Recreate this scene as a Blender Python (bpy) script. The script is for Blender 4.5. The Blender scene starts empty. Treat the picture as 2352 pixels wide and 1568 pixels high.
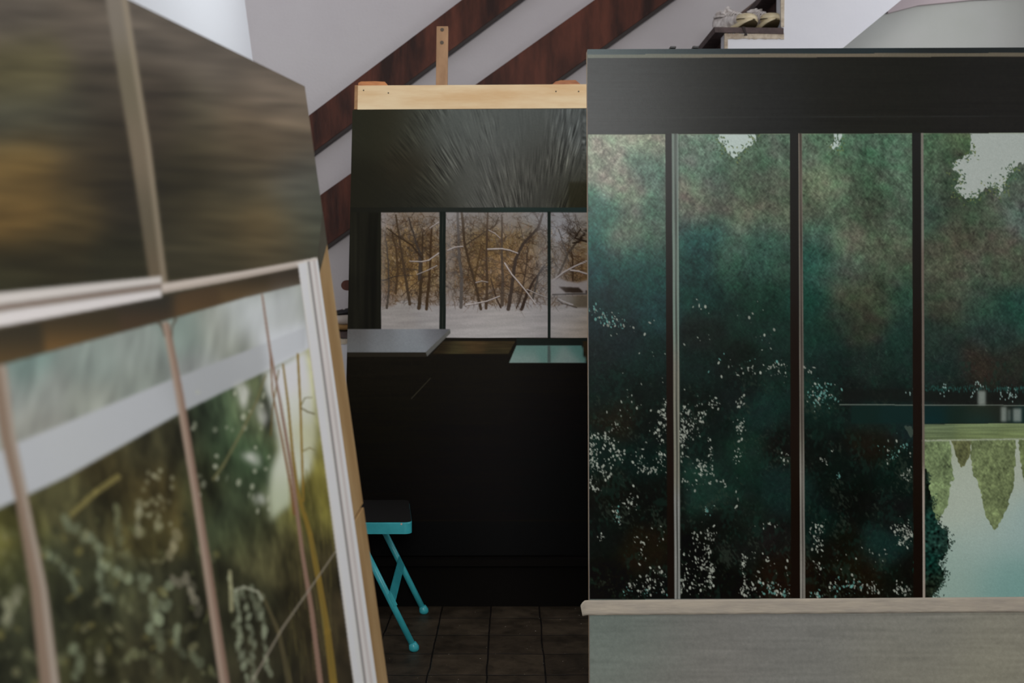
import bpy, bmesh, math, random
import numpy as np
from mathutils import Vector, Matrix

SC = bpy.context.scene
COL = SC.collection
PI = math.pi

# ------------------------------------------------------------------ camera, world, light, exposure
W, H = 2352, 1568
F = 2400.0            # focal length in pixels
EYE = 1.4             # camera height
HY = 640.0            # image row of the horizon
cd = bpy.data.cameras.new('camera')
cam = bpy.data.objects.new('camera', cd); COL.objects.link(cam)
cam.location = (0, 0, EYE); cam.rotation_euler = (PI/2, 0, 0)
cd.sensor_width = 36; cd.lens = 36*F/W
cd.shift_y = -(H/2-HY)/W
cd.clip_start = 0.05
cd.dof.use_dof = True; cd.dof.focus_distance = 3.55; cd.dof.aperture_fstop = 2.9
SC.camera = cam
SC.view_settings.view_transform = 'Standard'; SC.view_settings.look = 'None'
SC.view_settings.gamma = 1.0; SC.view_settings.exposure = 0.0
SC.view_settings.use_curve_mapping = False
wd = bpy.data.worlds.new('world'); SC.world = wd; wd.use_nodes = True
wd.node_tree.nodes['Background'].inputs[0].default_value = (0.62, 0.72, 0.85, 1)
wd.node_tree.nodes['Background'].inputs[1].default_value = 0.35

def area(name, loc, rot, sx, sy, power, color):
    l = bpy.data.lights.new(name, 'AREA'); l.shape = 'RECTANGLE'; l.size = sx; l.size_y = sy
    l.energy = power; l.color = color
    o = bpy.data.objects.new(name, l); COL.objects.link(o)
    o.location = loc; o.rotation_euler = rot
    return o
# daylight entering by the tall window behind the camera; right lamp is an added fill
area('window_daylight_rear', (0.15, -2.42, 2.75), (R90 := PI/2, 0, 0), 1.9, 1.5, 190, (1.0, 0.985, 0.96))
area('right_fill', (3.12, 4.3, 2.9), (0, PI/2, 0), 1.2, 1.9, 30, (0.95, 0.97, 1.0))
# added fill lamp, without any opening, that brightens the upper left wall
ul_fill = area('upper_left_fill', (0.35, 5.9, 3.75), (0, 0, 0), 0.22, 0.22, 7, (0.95, 0.98, 1.0)); ul_fill.data.spread = math.radians(92)
ul_fill.rotation_euler = (Vector((-1.7, 4.75, 2.9))-Vector(ul_fill.location)).to_track_quat('-Z', 'Y').to_euler()


# ------------------------------------------------------------------ helpers
def P(px, py, Y):
    "world point seen at pixel (px,py), at distance Y in front of the camera"
    return Vector(((px-W/2)/F*Y, Y, EYE-(py-HY)/F*Y))

def srgb(c):
    c = np.asarray(c, dtype=np.float64)
    return np.where(c <= 0.04045, c/12.92, ((c+0.055)/1.055)**2.4)
def C8(r, g, b, k=1.0):
    v = srgb(np.array([r, g, b])/255.0)*k
    return (float(v[0]), float(v[1]), float(v[2]), 1.0)

def nodes(m):
    m.use_nodes = True
    nt = m.node_tree
    return nt, nt.nodes, nt.links, nt.nodes['Principled BSDF']
def mat(name, col, rough=0.6, spec=0.3, metal=0.0, var=0.0, vscale=8, col2=None, bump=0.0, bscale=120, stretch=(1, 1, 1), coat=0):
    m = bpy.data.materials.new(name)
    nt, N, L, b = nodes(m)
    b.inputs['Base Color'].default_value = col
    b.inputs['Roughness'].default_value = rough
    b.inputs['Specular IOR Level'].default_value = spec
    b.inputs['Metallic'].default_value = metal
    b.inputs['Coat Weight'].default_value = coat
    tc = N.new('ShaderNodeTexCoord'); mp = N.new('ShaderNodeMapping')
    mp.inputs['Scale'].default_value = stretch
    L.new(tc.outputs['Object'], mp.inputs['Vector'])
    if col2 is not None:
        n = N.new('ShaderNodeTexNoise'); n.inputs['Scale'].default_value = vscale; n.inputs['Detail'].default_value = 8
        n.inputs['Roughness'].default_value = 0.62
        L.new(mp.outputs[0], n.inputs['Vector'])
        r = N.new('ShaderNodeValToRGB')
        r.color_ramp.elements[0].position = 0.5-0.5*max(0.05, 1-var); r.color_ramp.elements[1].position = 0.5+0.5*max(0.05, 1-var)
        r.color_ramp.elements[0].position = max(0, 0.36); r.color_ramp.elements[1].position = 0.64
        r.color_ramp.elements[0].color = col; r.color_ramp.elements[1].color = col2
        L.new(n.outputs['Fac'], r.inputs['Fac']); L.new(r.outputs['Color'], b.inputs['Base Color'])
    if bump > 0:
        n2 = N.new('ShaderNodeTexNoise'); n2.inputs['Scale'].default_value = bscale; n2.inputs['Detail'].default_value = 6
        L.new(mp.outputs[0], n2.inputs['Vector'])
        bp = N.new('ShaderNodeBump'); bp.inputs['Strength'].default_value = bump; bp.inputs['Distance'].default_value = 0.004
        L.new(n2.outputs['Fac'], bp.inputs['Height']); L.new(bp.outputs[0], b.inputs['Normal'])
    return m

def finish(name, me, m, parent=None, smooth=False):
    o = bpy.data.objects.new(name, me); COL.objects.link(o)
    if m is not None: me.materials.append(m)
    if smooth:
        for p in me.polygons: p.use_smooth = True
    if parent is not None: o.parent = parent
    return o
def obj(name, bm, m, parent=None, smooth=False, bevel=0.0):
    me = bpy.data.meshes.new(name)
    if bevel > 0:
        bmesh.ops.bevel(bm, geom=[e for e in bm.edges], offset=bevel, segments=2, affect='EDGES', profile=0.7)
    bmesh.ops.recalc_face_normals(bm, faces=bm.faces[:])
    bm.to_mesh(me); bm.free()
    return finish(name, me, m, parent, smooth)
def tag(o, label, cat=None, group=None):
    o['label'] = label
    if cat: o['category'] = cat
    if group: o['group'] = group
    return o
def thing(name, label, cat, loc=(0, 0, 0), group=None):
    o = bpy.data.objects.new(name, None); COL.objects.link(o); o.location = loc; o.empty_display_size = 0.1
    return tag(o, label, cat, group)
def struct(o):
    o['kind'] = 'structure'; return o
def rel(o, parent):
    "parent in place (geometry was built in world space)"
    o.parent = parent
    o.matrix_parent_inverse = Matrix.Translation(parent.location).inverted()
    return o

def sub(o, part):
    "a piece of a part"
    o.parent = part; o.matrix_parent_inverse = Matrix.Identity(4); return o

def add_box(bm, lo, hi, M=None):
    x0, y0, z0 = lo; x1, y1, z1 = hi
    vs = [Vector(v) for v in ((x0,y0,z0),(x1,y0,z0),(x1,y1,z0),(x0,y1,z0),(x0,y0,z1),(x1,y0,z1),(x1,y1,z1),(x0,y1,z1))]
    if M is not None: vs = [M @ v for v in vs]
    b = [bm.verts.new(v) for v in vs]
    for f in ((0,3,2,1),(4,5,6,7),(0,1,5,4),(1,2,6,5),(2,3,7,6),(3,0,4,7)): bm.faces.new([b[i] for i in f])
def box(name, lo, hi, m, parent=None, bevel=0.0):
    bm = bmesh.new(); add_box(bm, lo, hi); o = obj(name, bm, m, None, bevel=bevel)
    if parent is not None: rel(o, parent)
    return o
def add_prism(bm, front, back):
    "closed solid between two outlines of the same length"
    a = [bm.verts.new(v) for v in front]; b = [bm.verts.new(v) for v in back]
    n = len(a)
    bm.faces.new(a); bm.faces.new(b[::-1])
    for i in range(n):
        j = (i+1) % n
        bm.faces.new((a[j], a[i], b[i], b[j]))
def prism_px(name, pts, Y, depth, m, parent=None, bevel=0.0):
    "a board of real thickness whose front face lies at distance Y"
    f = [P(x, y, Y) for x, y in pts]
    bk = [v+Vector((0, depth, 0)) for v in f]
    bm = bmesh.new(); add_prism(bm, f, bk)
    o = obj(name, bm, m, None, bevel=bevel)
    if parent is not None: rel(o, parent)
    return o
def add_tube(bm, pts, rad, seg=14, caps=True):
    pts = [Vector(p) for p in pts]
    rad = rad if isinstance(rad, (list, tuple)) else [rad]*len(pts)
    rings = []
    up = Vector((0, 0, 1))
    for i, p in enumerate(pts):
        d = (pts[min(i+1, len(pts)-1)]-pts[max(i-1, 0)]).normalized()
        a = d.cross(up)
        if a.length < 1e-3: a = d.cross(Vector((1, 0, 0)))
        a.normalize(); b = d.cross(a)
        rings.append([bm.verts.new(p+(a*math.cos(t)+b*math.sin(t))*rad[i]) for t in [2*PI*k/seg for k in range(seg)]])
    for r0, r1 in zip(rings, rings[1:]):
        for k in range(seg):
            bm.faces.new((r0[k], r0[(k+1) % seg], r1[(k+1) % seg], r1[k]))
    if caps:
        bm.faces.new(rings[0][::-1]); bm.faces.new(rings[-1])
def tube(name, pts, rad, m, parent=None, seg=14):
    bm = bmesh.new(); add_tube(bm, pts, rad, seg); o = obj(name, bm, m, None, smooth=True)
    if parent is not None: rel(o, parent)
    return o

# ------------------------------------------------------------------ paint raster (pigment colours on the canvases)
class Raster:
    def __init__(s, x0, y0, x1, y1, sc, seed):
        s.x0, s.y0, s.sc = x0, y0, sc
        s.w, s.h = int((x1-x0)*sc), int((y1-y0)*sc)
        s.X, s.Y = np.meshgrid(x0+(np.arange(s.w)+.5)/sc, y0+(np.arange(s.h)+.5)/sc)
        s.X = s.X.astype(np.float32); s.Y = s.Y.astype(np.float32)
        s.a = np.zeros((s.h, s.w, 3), np.float32)
        s.r = np.random.default_rng(seed); s.py = random.Random(seed)
    def noise(s, lx, ly=None, ang=0.0):
        "smooth noise, unit variance; lx, ly correlation lengths in px, turned by ang degrees"
        ly = lx if ly is None else ly
        n = s.r.standard_normal((s.h, s.w)).astype(np.float32)
        fy = np.fft.fftfreq(s.h)[:, None]*s.sc; fx = np.fft.rfftfreq(s.w)[None, :]*s.sc
        c, d = math.cos(math.radians(ang)), math.sin(math.radians(ang))
        u = fx*c+fy*d; v = -fx*d+fy*c
        k = np.exp(-2*PI*PI*((u*lx)**2+(v*ly)**2))
        o = np.fft.irfft2(np.fft.rfft2(n)*k, s=(s.h, s.w)).astype(np.float32)
        return o/(o.std()+1e-9)
    def blur(s, m, l):
        fy = np.fft.fftfreq(s.h)[:, None]*s.sc; fx = np.fft.rfftfreq(s.w)[None, :]*s.sc
        k = np.exp(-2*PI*PI*l*l*(fx*fx+fy*fy))
        return np.fft.irfft2(np.fft.rfft2(m)*k, s=(s.h, s.w)).astype(np.float32)
    def field(s, pts, sig):
        "colour field that passes smoothly through the listed spots (x, y, r, g, b)"
        cell = 8
        gx = np.arange(0, s.w+cell, cell); gy = np.arange(0, s.h+cell, cell)
        px = s.x0+gx/s.sc; py = s.y0+gy/s.sc
        num = np.zeros((len(gy), len(gx), 3)); den = np.full((len(gy), len(gx)), 1e-12)
        for x, y, r, g, b in pts:
            d2 = (px[None, :]-x)**2+(py[:, None]-y)**2
            w = np.exp(-d2/(2*sig*sig))+1e-4/(1+d2/(sig*sig))**2
            num += w[..., None]*np.array([r, g, b])/255.; den += w
        g = (num/den[..., None]).astype(np.float32)
        fx = (np.arange(s.w)/cell); fy = (np.arange(s.h)/cell)
        ix = fx.astype(int); iy = fy.astype(int); tx = (fx-ix)[None, :, None].astype(np.float32); ty = (fy-iy)[:, None, None].astype(np.float32)
        a = g[iy][:, ix]; b = g[iy][:, ix+1]; c = g[iy+1][:, ix]; d = g[iy+1][:, ix+1]
        return (a*(1-tx)+b*tx)*(1-ty)+(c*(1-tx)+d*tx)*ty
    def poly(s, pts):
        m = np.zeros((s.h, s.w), bool); n = len(pts)
        for i in range(n):
            xa, ya = pts[i]; xb, yb = pts[(i+1) % n]
            if ya == yb: continue
            c = ((s.Y > min(ya, yb)) & (s.Y <= max(ya, yb)))
            m ^= c & (s.X < xa+(s.Y-ya)*(xb-xa)/(yb-ya))
        return m
    def soft(s, pts, edge, amp=0.0, l=3.0, ang=0):
        m = s.blur(s.poly(pts).astype(np.float32), edge)
        if amp > 0:
            m = m+amp*s.noise(l, l*1.6, ang)*(4*m*(1-m)+0.02)
            return np.clip((m-.5)*6+.5, 0, 1)
        return m
    def put(s, m, col, a=1.0):
        m = np.asarray(m, np.float32)*a
        c = np.array(col, np.float32)/255. if not isinstance(col, np.ndarray) else col
        s.a = s.a*(1-m[..., None])+c*m[..., None]
    def bb(s, x0, y0, x1, y1):
        i0 = max(0, int((x0-s.x0)*s.sc)-1); i1 = min(s.w, int((x1-s.x0)*s.sc)+2)
        j0 = max(0, int((y0-s.y0)*s.sc)-1); j1 = min(s.h, int((y1-s.y0)*s.sc)+2)
        return (slice(j0, j1), slice(i0, i1)) if i1 > i0 and j1 > j0 else None
    def seg(s, xa, ya, xb, yb, wa, wb, col, a=1.0):
        w = max(wa, wb)/2+1
        q = s.bb(min(xa, xb)-w, min(ya, yb)-w, max(xa, xb)+w, max(ya, yb)+w)
        if q is None: return
        X = s.X[q]; Y = s.Y[q]
        dx, dy = xb-xa, yb-ya; L = dx*dx+dy*dy+1e-6
        t = np.clip(((X-xa)*dx+(Y-ya)*dy)/L, 0, 1)
        d = np.hypot(X-xa-t*dx, Y-ya-t*dy)
        ww = (wa+(wb-wa)*t)/2
        thin = np.minimum(1, ww*2)
        m = (np.clip(np.maximum(ww, .5)-d+.5, 0, 1)*a*thin)[..., None]
        s.a[q] = s.a[q]*(1-m)+np.array(col, np.float32)/255.*m
    def path(s, pts, w0, w1, col, a=1.0):
        n = len(pts)-1
        for i in range(n):
            s.seg(*pts[i], *pts[i+1], w0+(w1-w0)*i/n, w0+(w1-w0)*(i+1)/n, col, a)
    def leaf(s, x, y, rx, ry, ang, col, a=1.0):
        r = max(rx, ry)+1.5
        q = s.bb(x-r, y-r, x+r, y+r)
        if q is None: return
        X = s.X[q]-x; Y = s.Y[q]-y; c, d = math.cos(ang), math.sin(ang)
        u = (X*c+Y*d)/rx; v = (-X*d+Y*c)/ry
        m = (np.clip((1-np.sqrt(u*u+v*v))*min(rx, ry)+.5, 0, 1)*a)[..., None]
        s.a[q] = s.a[q]*(1-m)+np.array(col, np.float32)/255.*m
    def sample(s, px, py):
        fx = np.clip((px-s.x0)*s.sc-.5, 0, s.w-1.001); fy = np.clip((py-s.y0)*s.sc-.5, 0, s.h-1.001)
        ix = fx.astype(int); iy = fy.astype(int); tx = (fx-ix)[..., None]; ty = (fy-iy)[..., None]
        a = s.a
        return (a[iy, ix]*(1-tx)+a[iy, ix+1]*tx)*(1-ty)+(a[iy+1, ix]*(1-tx)+a[iy+1, ix+1]*tx)*ty

def painted_sheet(name, O, U, V, us, vs, raster, E, m, parent):
    "a sheet of canvas in the plane O + u U + v V; the pigment is stored per vertex"
    uu, vv = np.meshgrid(np.asarray(us), np.asarray(vs))
    O, U, V = (np.array(q) for q in (O, U, V))
    pts = O+uu[..., None]*U+vv[..., None]*V
    px = W/2+F*pts[..., 0]/pts[..., 1]; py = HY-F*(pts[..., 2]-EYE)/pts[..., 1]
    Ez = E if np.isscalar(E) else np.interp(pts[..., 2], E[0], E[1])[..., None]
    colr = np.clip((srgb(np.clip(raster.sample(px, py), 0, 1))-.003)/Ez, 0.0012, 0.93)
    nv, nu = uu.shape
    me = bpy.data.meshes.new(name)
    n = nu*nv; me.vertices.add(n); me.vertices.foreach_set('co', (pts-np.array(parent.location)).astype(np.float32).ravel())
    idx = np.arange(n).reshape(nv, nu)
    q = np.stack([idx[:-1, :-1], idx[1:, :-1], idx[1:, 1:], idx[:-1, 1:]], -1).reshape(-1, 4)
    nf = len(q)
    me.loops.add(nf*4); me.loops.foreach_set('vertex_index', q.ravel().astype(np.int32))
    me.polygons.add(nf); me.polygons.foreach_set('loop_start', (np.arange(nf)*4).astype(np.int32))
    me.update(calc_edges=True)
    at = me.color_attributes.new('pigment', 'FLOAT_COLOR', 'POINT')
    buf = np.ones((n, 4), np.float32); buf[:, :3] = colr.reshape(-1, 3)
    at.data.foreach_set('color', buf.ravel())
    o = finish(name, me, m); o.parent = parent
    return o
def paint_material(name, rough, spec, bump, bs=(500, 500, 500)):
    m = bpy.data.materials.new(name); nt, N, L, b = nodes(m)
    at = N.new('ShaderNodeAttribute'); at.attribute_name = 'pigment'
    L.new(at.outputs['Color'], b.inputs['Base Color'])
    b.inputs['Roughness'].default_value = rough; b.inputs['Specular IOR Level'].default_value = spec
    tc = N.new('ShaderNodeTexCoord'); mp = N.new('ShaderNodeMapping'); mp.inputs['Scale'].default_value = bs
    n = N.new('ShaderNodeTexNoise'); n.inputs['Scale'].default_value = 1.0; n.inputs['Detail'].default_value = 3
    bp = N.new('ShaderNodeBump'); bp.inputs['Strength'].default_value = bump; bp.inputs['Distance'].default_value = 0.001
    L.new(tc.outputs['Object'], mp.inputs['Vector']); L.new(mp.outputs[0], n.inputs['Vector'])
    L.new(n.outputs['Fac'], bp.inputs['Height']); L.new(bp.outputs[0], b.inputs['Normal'])
    return m

# ------------------------------------------------------------------ materials
M_wall = mat('plaster_warm_grey', C8(190, 184, 186), 0.9, 0.1, col2=C8(196, 191, 192), vscale=1.2, bump=0.25, bscale=60)
M_white = mat('plaster_white', C8(206, 206, 212), 0.9, 0.1, col2=C8(211, 211, 215), vscale=2, bump=0.15, bscale=50)
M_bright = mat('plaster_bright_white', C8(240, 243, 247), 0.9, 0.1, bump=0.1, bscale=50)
M_greywall = mat('plaster_cool_grey', C8(180, 182, 176), 0.9, 0.1, col2=C8(186, 187, 183), vscale=1.5)
M_pink = mat('plaster_dusty_pink', C8(190, 176, 178), 0.9, 0.1)
M_cream = mat('cream_edge', C8(196, 184, 165), 0.85, 0.1, col2=C8(150, 135, 118), vscale=22, bump=0.6, bscale=30)
M_rail = mat('dark_red_brown_wood', C8(44, 25, 20), 0.5, 0.15, col2=C8(98, 54, 40), vscale=3.2, bump=0.3, bscale=40, stretch=(2.6, 1, .55))
M_railedge = mat('dark_wood_edge', C8(34, 22, 18), 0.5, 0.3)
M_tread = mat('worn_dark_tread', C8(62, 50, 48), 0.6, 0.3, col2=C8(88, 72, 70), vscale=14, bump=0.4, bscale=60)
M_riser = mat('dark_riser', C8(48, 30, 26), 0.7, 0.2, col2=C8(84, 60, 56), vscale=6)
M_skirt = mat('grey_brown_board', C8(118, 102, 94), 0.7, 0.2, col2=C8(96, 80, 74), vscale=9)
M_pine = mat('pale_pine', C8(250, 226, 184), 0.55, 0.25, col2=C8(232, 194, 144), vscale=6, bump=0.15, bscale=50, stretch=(.35, 1, 2.2))
M_pine_end = mat('pine_end', C8(190, 150, 108), 0.65, 0.2, col2=C8(160, 120, 84), vscale=20)
M_mast = mat('beech_easel', C8(190, 150, 112), 0.55, 0.3, col2=C8(160, 124, 92), vscale=7, stretch=(2, 2, .5))
M_orange = mat('orange_varnished_wood', C8(206, 138, 84), 0.4, 0.4, col2=C8(150, 88, 52), vscale=16, stretch=(.5, 1, 2))
M_hole = mat('dark_bolt', C8(90, 78, 66), 0.5, 0.4, metal=.4)
M_batten = mat('raw_timber_edge', C8(196, 164, 118), 0.6, 0.25, col2=C8(172, 138, 92), vscale=5, stretch=(3, 3, .35), bump=.2, bscale=60)
M_back = mat('raw_linen', C8(150, 138, 118), 0.95, 0.05)
M_edge = mat('canvas_edge_white', C8(190, 182, 172), 0.9, 0.1)
M_darkedge = mat('canvas_edge_dark', C8(46, 44, 36), 0.8, 0.15)
M_teal = mat('teal_enamel', C8(64, 178, 186), 0.35, 0.5, col2=C8(52, 160, 168), vscale=12, bump=.1, bscale=90)
M_seatpad = mat('black_seat', C8(22, 20, 18), 0.7, 0.2)
M_black = mat('black_metal', C8(20, 20, 22), 0.45, 0.4)
M_rubber = mat('cream_rubber', C8(214, 202, 172), 0.6, 0.25, col2=C8(188, 172, 138), vscale=25, stretch=(1, 1, 3))
M_gum = mat('gum_rubber', C8(150, 116, 72), 0.6, 0.25)
M_sole = mat('dark_outsole', C8(58, 48, 30), 0.8, 0.15)
M_cloth = mat('grey_white_canvas_cloth', C8(226, 220, 216), 0.9, 0.1, col2=C8(160, 150, 146), vscale=28, bump=.5, bscale=80)
M_shoeblack = mat('black_shoe_leather', C8(28, 26, 28), 0.5, 0.3)
M_shoewhite = mat('white_shoe_leather', C8(190, 180, 172), 0.6, 0.3)
M_window = mat('window_frame_paint', C8(225, 225, 222), 0.5, 0.3)
M_tape = mat('masking_tape', C8(178, 168, 152), 0.8, 0.08, col2=C8(160, 152, 140), vscale=30, bump=.35, bscale=90, stretch=(.3, 1, 1.6))

# floor tiles
TS = 0.2068
M_floor = bpy.data.materials.new('dark_clay_tiles')
nt, N, L, b = nodes(M_floor)
tc = N.new('ShaderNodeTexCoord'); mp = N.new('ShaderNodeMapping'); mp.inputs['Location'].default_value = (0.29, -3.70+10*TS*2, 0)
L.new(tc.outputs['Object'], mp.inputs['Vector'])
br = N.new('ShaderNodeTexBrick'); br.offset = 0.0; br.squash = 1.0
br.inputs['Scale'].default_value = 1.0; br.inputs['Brick Width'].default_value = TS; br.inputs['Row Height'].default_value = TS
br.inputs['Mortar Size'].default_value = 0.004; br.inputs['Mortar Smooth'].default_value = 0.6; br.inputs['Bias'].default_value = 0.0
br.inputs['Color1'].default_value = C8(70, 61, 49); br.inputs['Color2'].default_value = C8(56, 48, 38); br.inputs['Mortar'].default_value = C8(22, 18, 15)
ns = N.new('ShaderNodeTexNoise'); ns.inputs['Scale'].default_value = 9; ns.inputs['Detail'].default_value = 10; ns.inputs['Roughness'].default_value = .7
wob = N.new('ShaderNodeTexNoise'); wob.inputs['Scale'].default_value = 6; wob.inputs['Detail'].default_value = 3
va = N.new('ShaderNodeVectorMath'); va.operation = 'MULTIPLY_ADD'; va.inputs[1].default_value = (0.014, 0.014, 0); 
L.new(mp.outputs[0], wob.inputs['Vector']); L.new(wob.outputs['Color'], va.inputs[0]); L.new(mp.outputs[0], va.inputs[2])
L.new(va.outputs[0], br.inputs['Vector']); L.new(mp.outputs[0], ns.inputs['Vector'])
mx = N.new('ShaderNodeMix'); mx.data_type = 'RGBA'; mx.blend_type = 'MULTIPLY'; mx.inputs['Factor'].default_value = 0.85
rp = N.new('ShaderNodeValToRGB'); rp.color_ramp.elements[0].position = .36; rp.color_ramp.elements[0].color = (.28, .26, .24, 1); rp.color_ramp.elements[1].position = .66; rp.color_ramp.elements[1].color = (1.25, 1.2, 1.15, 1)
L.new(ns.outputs['Fac'], rp.inputs['Fac']); L.new(br.outputs['Color'], mx.inputs['A']); L.new(rp.outputs['Color'], mx.inputs['B'])
sp = N.new('ShaderNodeTexNoise'); sp.inputs['Scale'].default_value = 85; sp.inputs['Detail'].default_value = 2
spr = N.new('ShaderNodeValToRGB'); spr.color_ramp.elements[0].position = .735; spr.color_ramp.elements[1].position = .755
L.new(mp.outputs[0], sp.inputs['Vector']); L.new(sp.outputs['Fac'], spr.inputs['Fac'])
mx2 = N.new('ShaderNodeMix'); mx2.data_type = 'RGBA'; mx2.inputs['B'].default_value = C8(190, 180, 165)
L.new(spr.outputs['Color'], mx2.inputs['Factor']); L.new(mx.outputs['Result'], mx2.inputs['A']); L.new(mx2.outputs['Result'], b.inputs['Base Color'])
bp = N.new('ShaderNodeBump'); bp.inputs['Strength'].default_value = .8; bp.inputs['Distance'].default_value = .004
ad = N.new('ShaderNodeMath'); ad.operation = 'MULTIPLY_ADD'; ad.inputs[1].default_value = -1.0
L.new(br.outputs['Fac'], ad.inputs[0]); L.new(ns.outputs['Fac'], ad.inputs[2]); L.new(ad.outputs[0], bp.inputs['Height']); L.new(bp.outputs[0], b.inputs['Normal'])
b.inputs['Roughness'].default_value = .5; b.inputs['Specular IOR Level'].default_value = .25

# ------------------------------------------------------------------ room shell
YB = 6.1      # back wall
XL, XR, YR, ZC = -3.3, 3.2, -2.5, 4.2
struct(box('floor', (XL, YR, -0.06), (XR, YB, 0), M_floor))
struct(box('wall_back', (XL, YB, 0), (XR, YB+.15, ZC), M_wall))
struct(box('ceiling', (XL, YR, ZC), (XR, YB, ZC+.1), M_white))
struct(box('wall_left', (XL-.15, YR, 0), (XL, YB, ZC), M_white))
def wall_with_hole(name, axis, at, th, a0, a1, h0, h1, w0, w1, z0, z1, m):
    bm = bmesh.new()
    for (p, q, r, s) in ((a0, a1, h0, z0), (a0, a1, z1, h1), (a0, w0, z0, z1), (w1, a1, z0, z1)):
        if axis == 'y': add_box(bm, (p, at, r), (q, at+th, s))
        else: add_box(bm, (at, p, r), (at+th, q, s))
    return struct(obj(name, bm, m))
wall_with_hole('wall_rear', 'y', YR-.15, .15, XL, XR, 0, ZC, -.85, 1.15, 1.95, 3.55, M_white)
wall_with_hole('wall_right', 'x', XR, .15, YR, YB, 0, ZC, 3.3, 5.3, 2.25, 3.55, M_white)
def window(name, axis, at, w0, w1, z0, z1):
    bm = bmesh.new(); f = .06
    rs = [(w0, w1, z0, z0+f), (w0, w1, z1-f, z1), (w0, w0+f, z0+f, z1-f), (w1-f, w1, z0+f, z1-f), ((w0+w1)/2-.02, (w0+w1)/2+.02, z0+f, z1-f)]
    for p, q, r, s in rs:
        if axis == 'y': add_box(bm, (p, at, r), (q, at+.06, s))
        else: add_box(bm, (at, p, r), (at+.06, q, s))
    return struct(obj(name, bm, M_window))
window('window_1', 'y', YR-.12, -.85, 1.15, 1.95, 3.55)
window('added_window', 'x', XR+.06, 3.3, 5.3, 2.25, 3.55)  # unseen window, added to go with the right fill lamp

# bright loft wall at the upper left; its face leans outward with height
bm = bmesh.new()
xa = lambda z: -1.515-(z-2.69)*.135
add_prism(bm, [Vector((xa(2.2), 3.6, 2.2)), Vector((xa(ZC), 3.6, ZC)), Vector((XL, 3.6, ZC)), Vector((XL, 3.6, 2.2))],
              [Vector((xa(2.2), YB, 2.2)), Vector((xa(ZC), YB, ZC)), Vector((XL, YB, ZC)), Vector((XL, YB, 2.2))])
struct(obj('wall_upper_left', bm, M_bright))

# ------------------------------------------------------------------ staircase behind the paintings
YS = 5.2; NOSE, PITCH, RISE, T0 = 1640, 130, 100.1, 62
KMAX = 12; KMIN = -3
stair = thing('staircase', 'white plastered staircase with dark wooden treads rising to the upper right', 'staircase', P(1000, HY+EYE/YS*F, YS))
prof = []
for k in range(KMAX, KMIN-1, -1):
    r = NOSE+25-PITCH*k; y = T0+15+RISE*k
    prof.append((r, min(y+RISE, HY+EYE/YS*F-1))); prof.append((r, y))
topx = NOSE+25-PITCH*(KMIN-1)
prof.append((topx, prof[-1][1]))
# lower edge of the closed side string, parallel to the flight
low = [(topx, -95+ (0)), ]
sl = 107/(2070-1940)
xe = lambda y: 2070-(y/sl)
yf = HY+EYE/YS*F
prof2 = prof[:-1]+[(xe(-260), -260), (xe(107), 107), (xe(yf-1), yf-1)]
# keep the outline simple: clip the last profile points above the row -260
prof2 = [p for p in prof2[:-3] if p[1] > -250]+[(prof2[-4][0], -255), (xe(-255), -255), (xe(yf-1), yf-1)]
o = prism_px('side_string', prof2, YS, .10, M_white, stair)
o['label'] = 'white plastered stepped side of the stair'
for k in range(KMAX-1, -3, -1):
    nx = NOSE-PITCH*k; y = T0+RISE*k
    f = [P(nx, y, YS-.012), P(nx+160, y+2, YS-.012), P(nx+160, y+16, YS-.012), P(nx+3, y+12, YS-.012)]
    bm = bmesh.new(); add_prism(bm, f, [v+Vector((0, YB-YS-.005, 0)) for v in f])
    rel(obj('tread', bm, M_tread, None), stair)
    a, c = P(nx+26, y+15, YS+.1), P(nx+26, y+RISE, YS+.1)
    rel(box('riser', (a.x, YS+.1, c.z+.004), (a.x+.02, YB-.016, a.z), M_riser), stair)
    # crumbling cream plaster edge under and beside each tread
    bm = bmesh.new()
    rnd = random.Random(k+40)
    n = 26; tops = []; bots = []
    for i in range(n+1):
        x = nx+24+(137)*i/n
        tops.append((x, y+14+rnd.uniform(0, 2.0))); bots.append((x, y+27+rnd.uniform(-1.2, 1.2)))
    f = [P(a_, b_, YS-.006) for a_, b_ in tops+bots[::-1]]
    add_prism(bm, f, [v+Vector((0, .01, 0)) for v in f])
    rel(obj('plaster_edge', bm, M_cream), stair)
    f = [P(nx+24+rnd.uniform(-.5, .5), y+27, YS-.006), P(nx+32, y+27, YS-.006), P(nx+31, y+RISE, YS-.006), P(nx+24, y+RISE, YS-.006)]
    bm = bmesh.new(); add_prism(bm, f, [v+Vector((0, .01, 0)) for v in f])
    rel(obj('plaster_edge', bm, M_cream), stair)
# far skirting board against the back wall
f = [P(430, 1050, YB-.066), P(1602, 108, YB-.066), P(1722, 12, YB-.066), P(1850, -90, YB-.066), P(1866, -90, YB-.066), P(1746, 3, YB-.066), P(1613, 111, YB-.066), P(446, 1056, YB-.066)]
bm = bmesh.new(); add_prism(bm, f, [v+Vector((0, .048, 0)) for v in f])
rel(obj('skirting_board', bm, M_skirt), stair)
# dark trickle on the tread front
prism_px('tar_drip', [(1704, 61), (1711, 61), (1714, 72), (1717, 81), (1709, 82), (1711, 76), (1707, 70)], YS-.018, .006, M_railedge, stair)['label'] = 'dark drip down the tread front'

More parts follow.
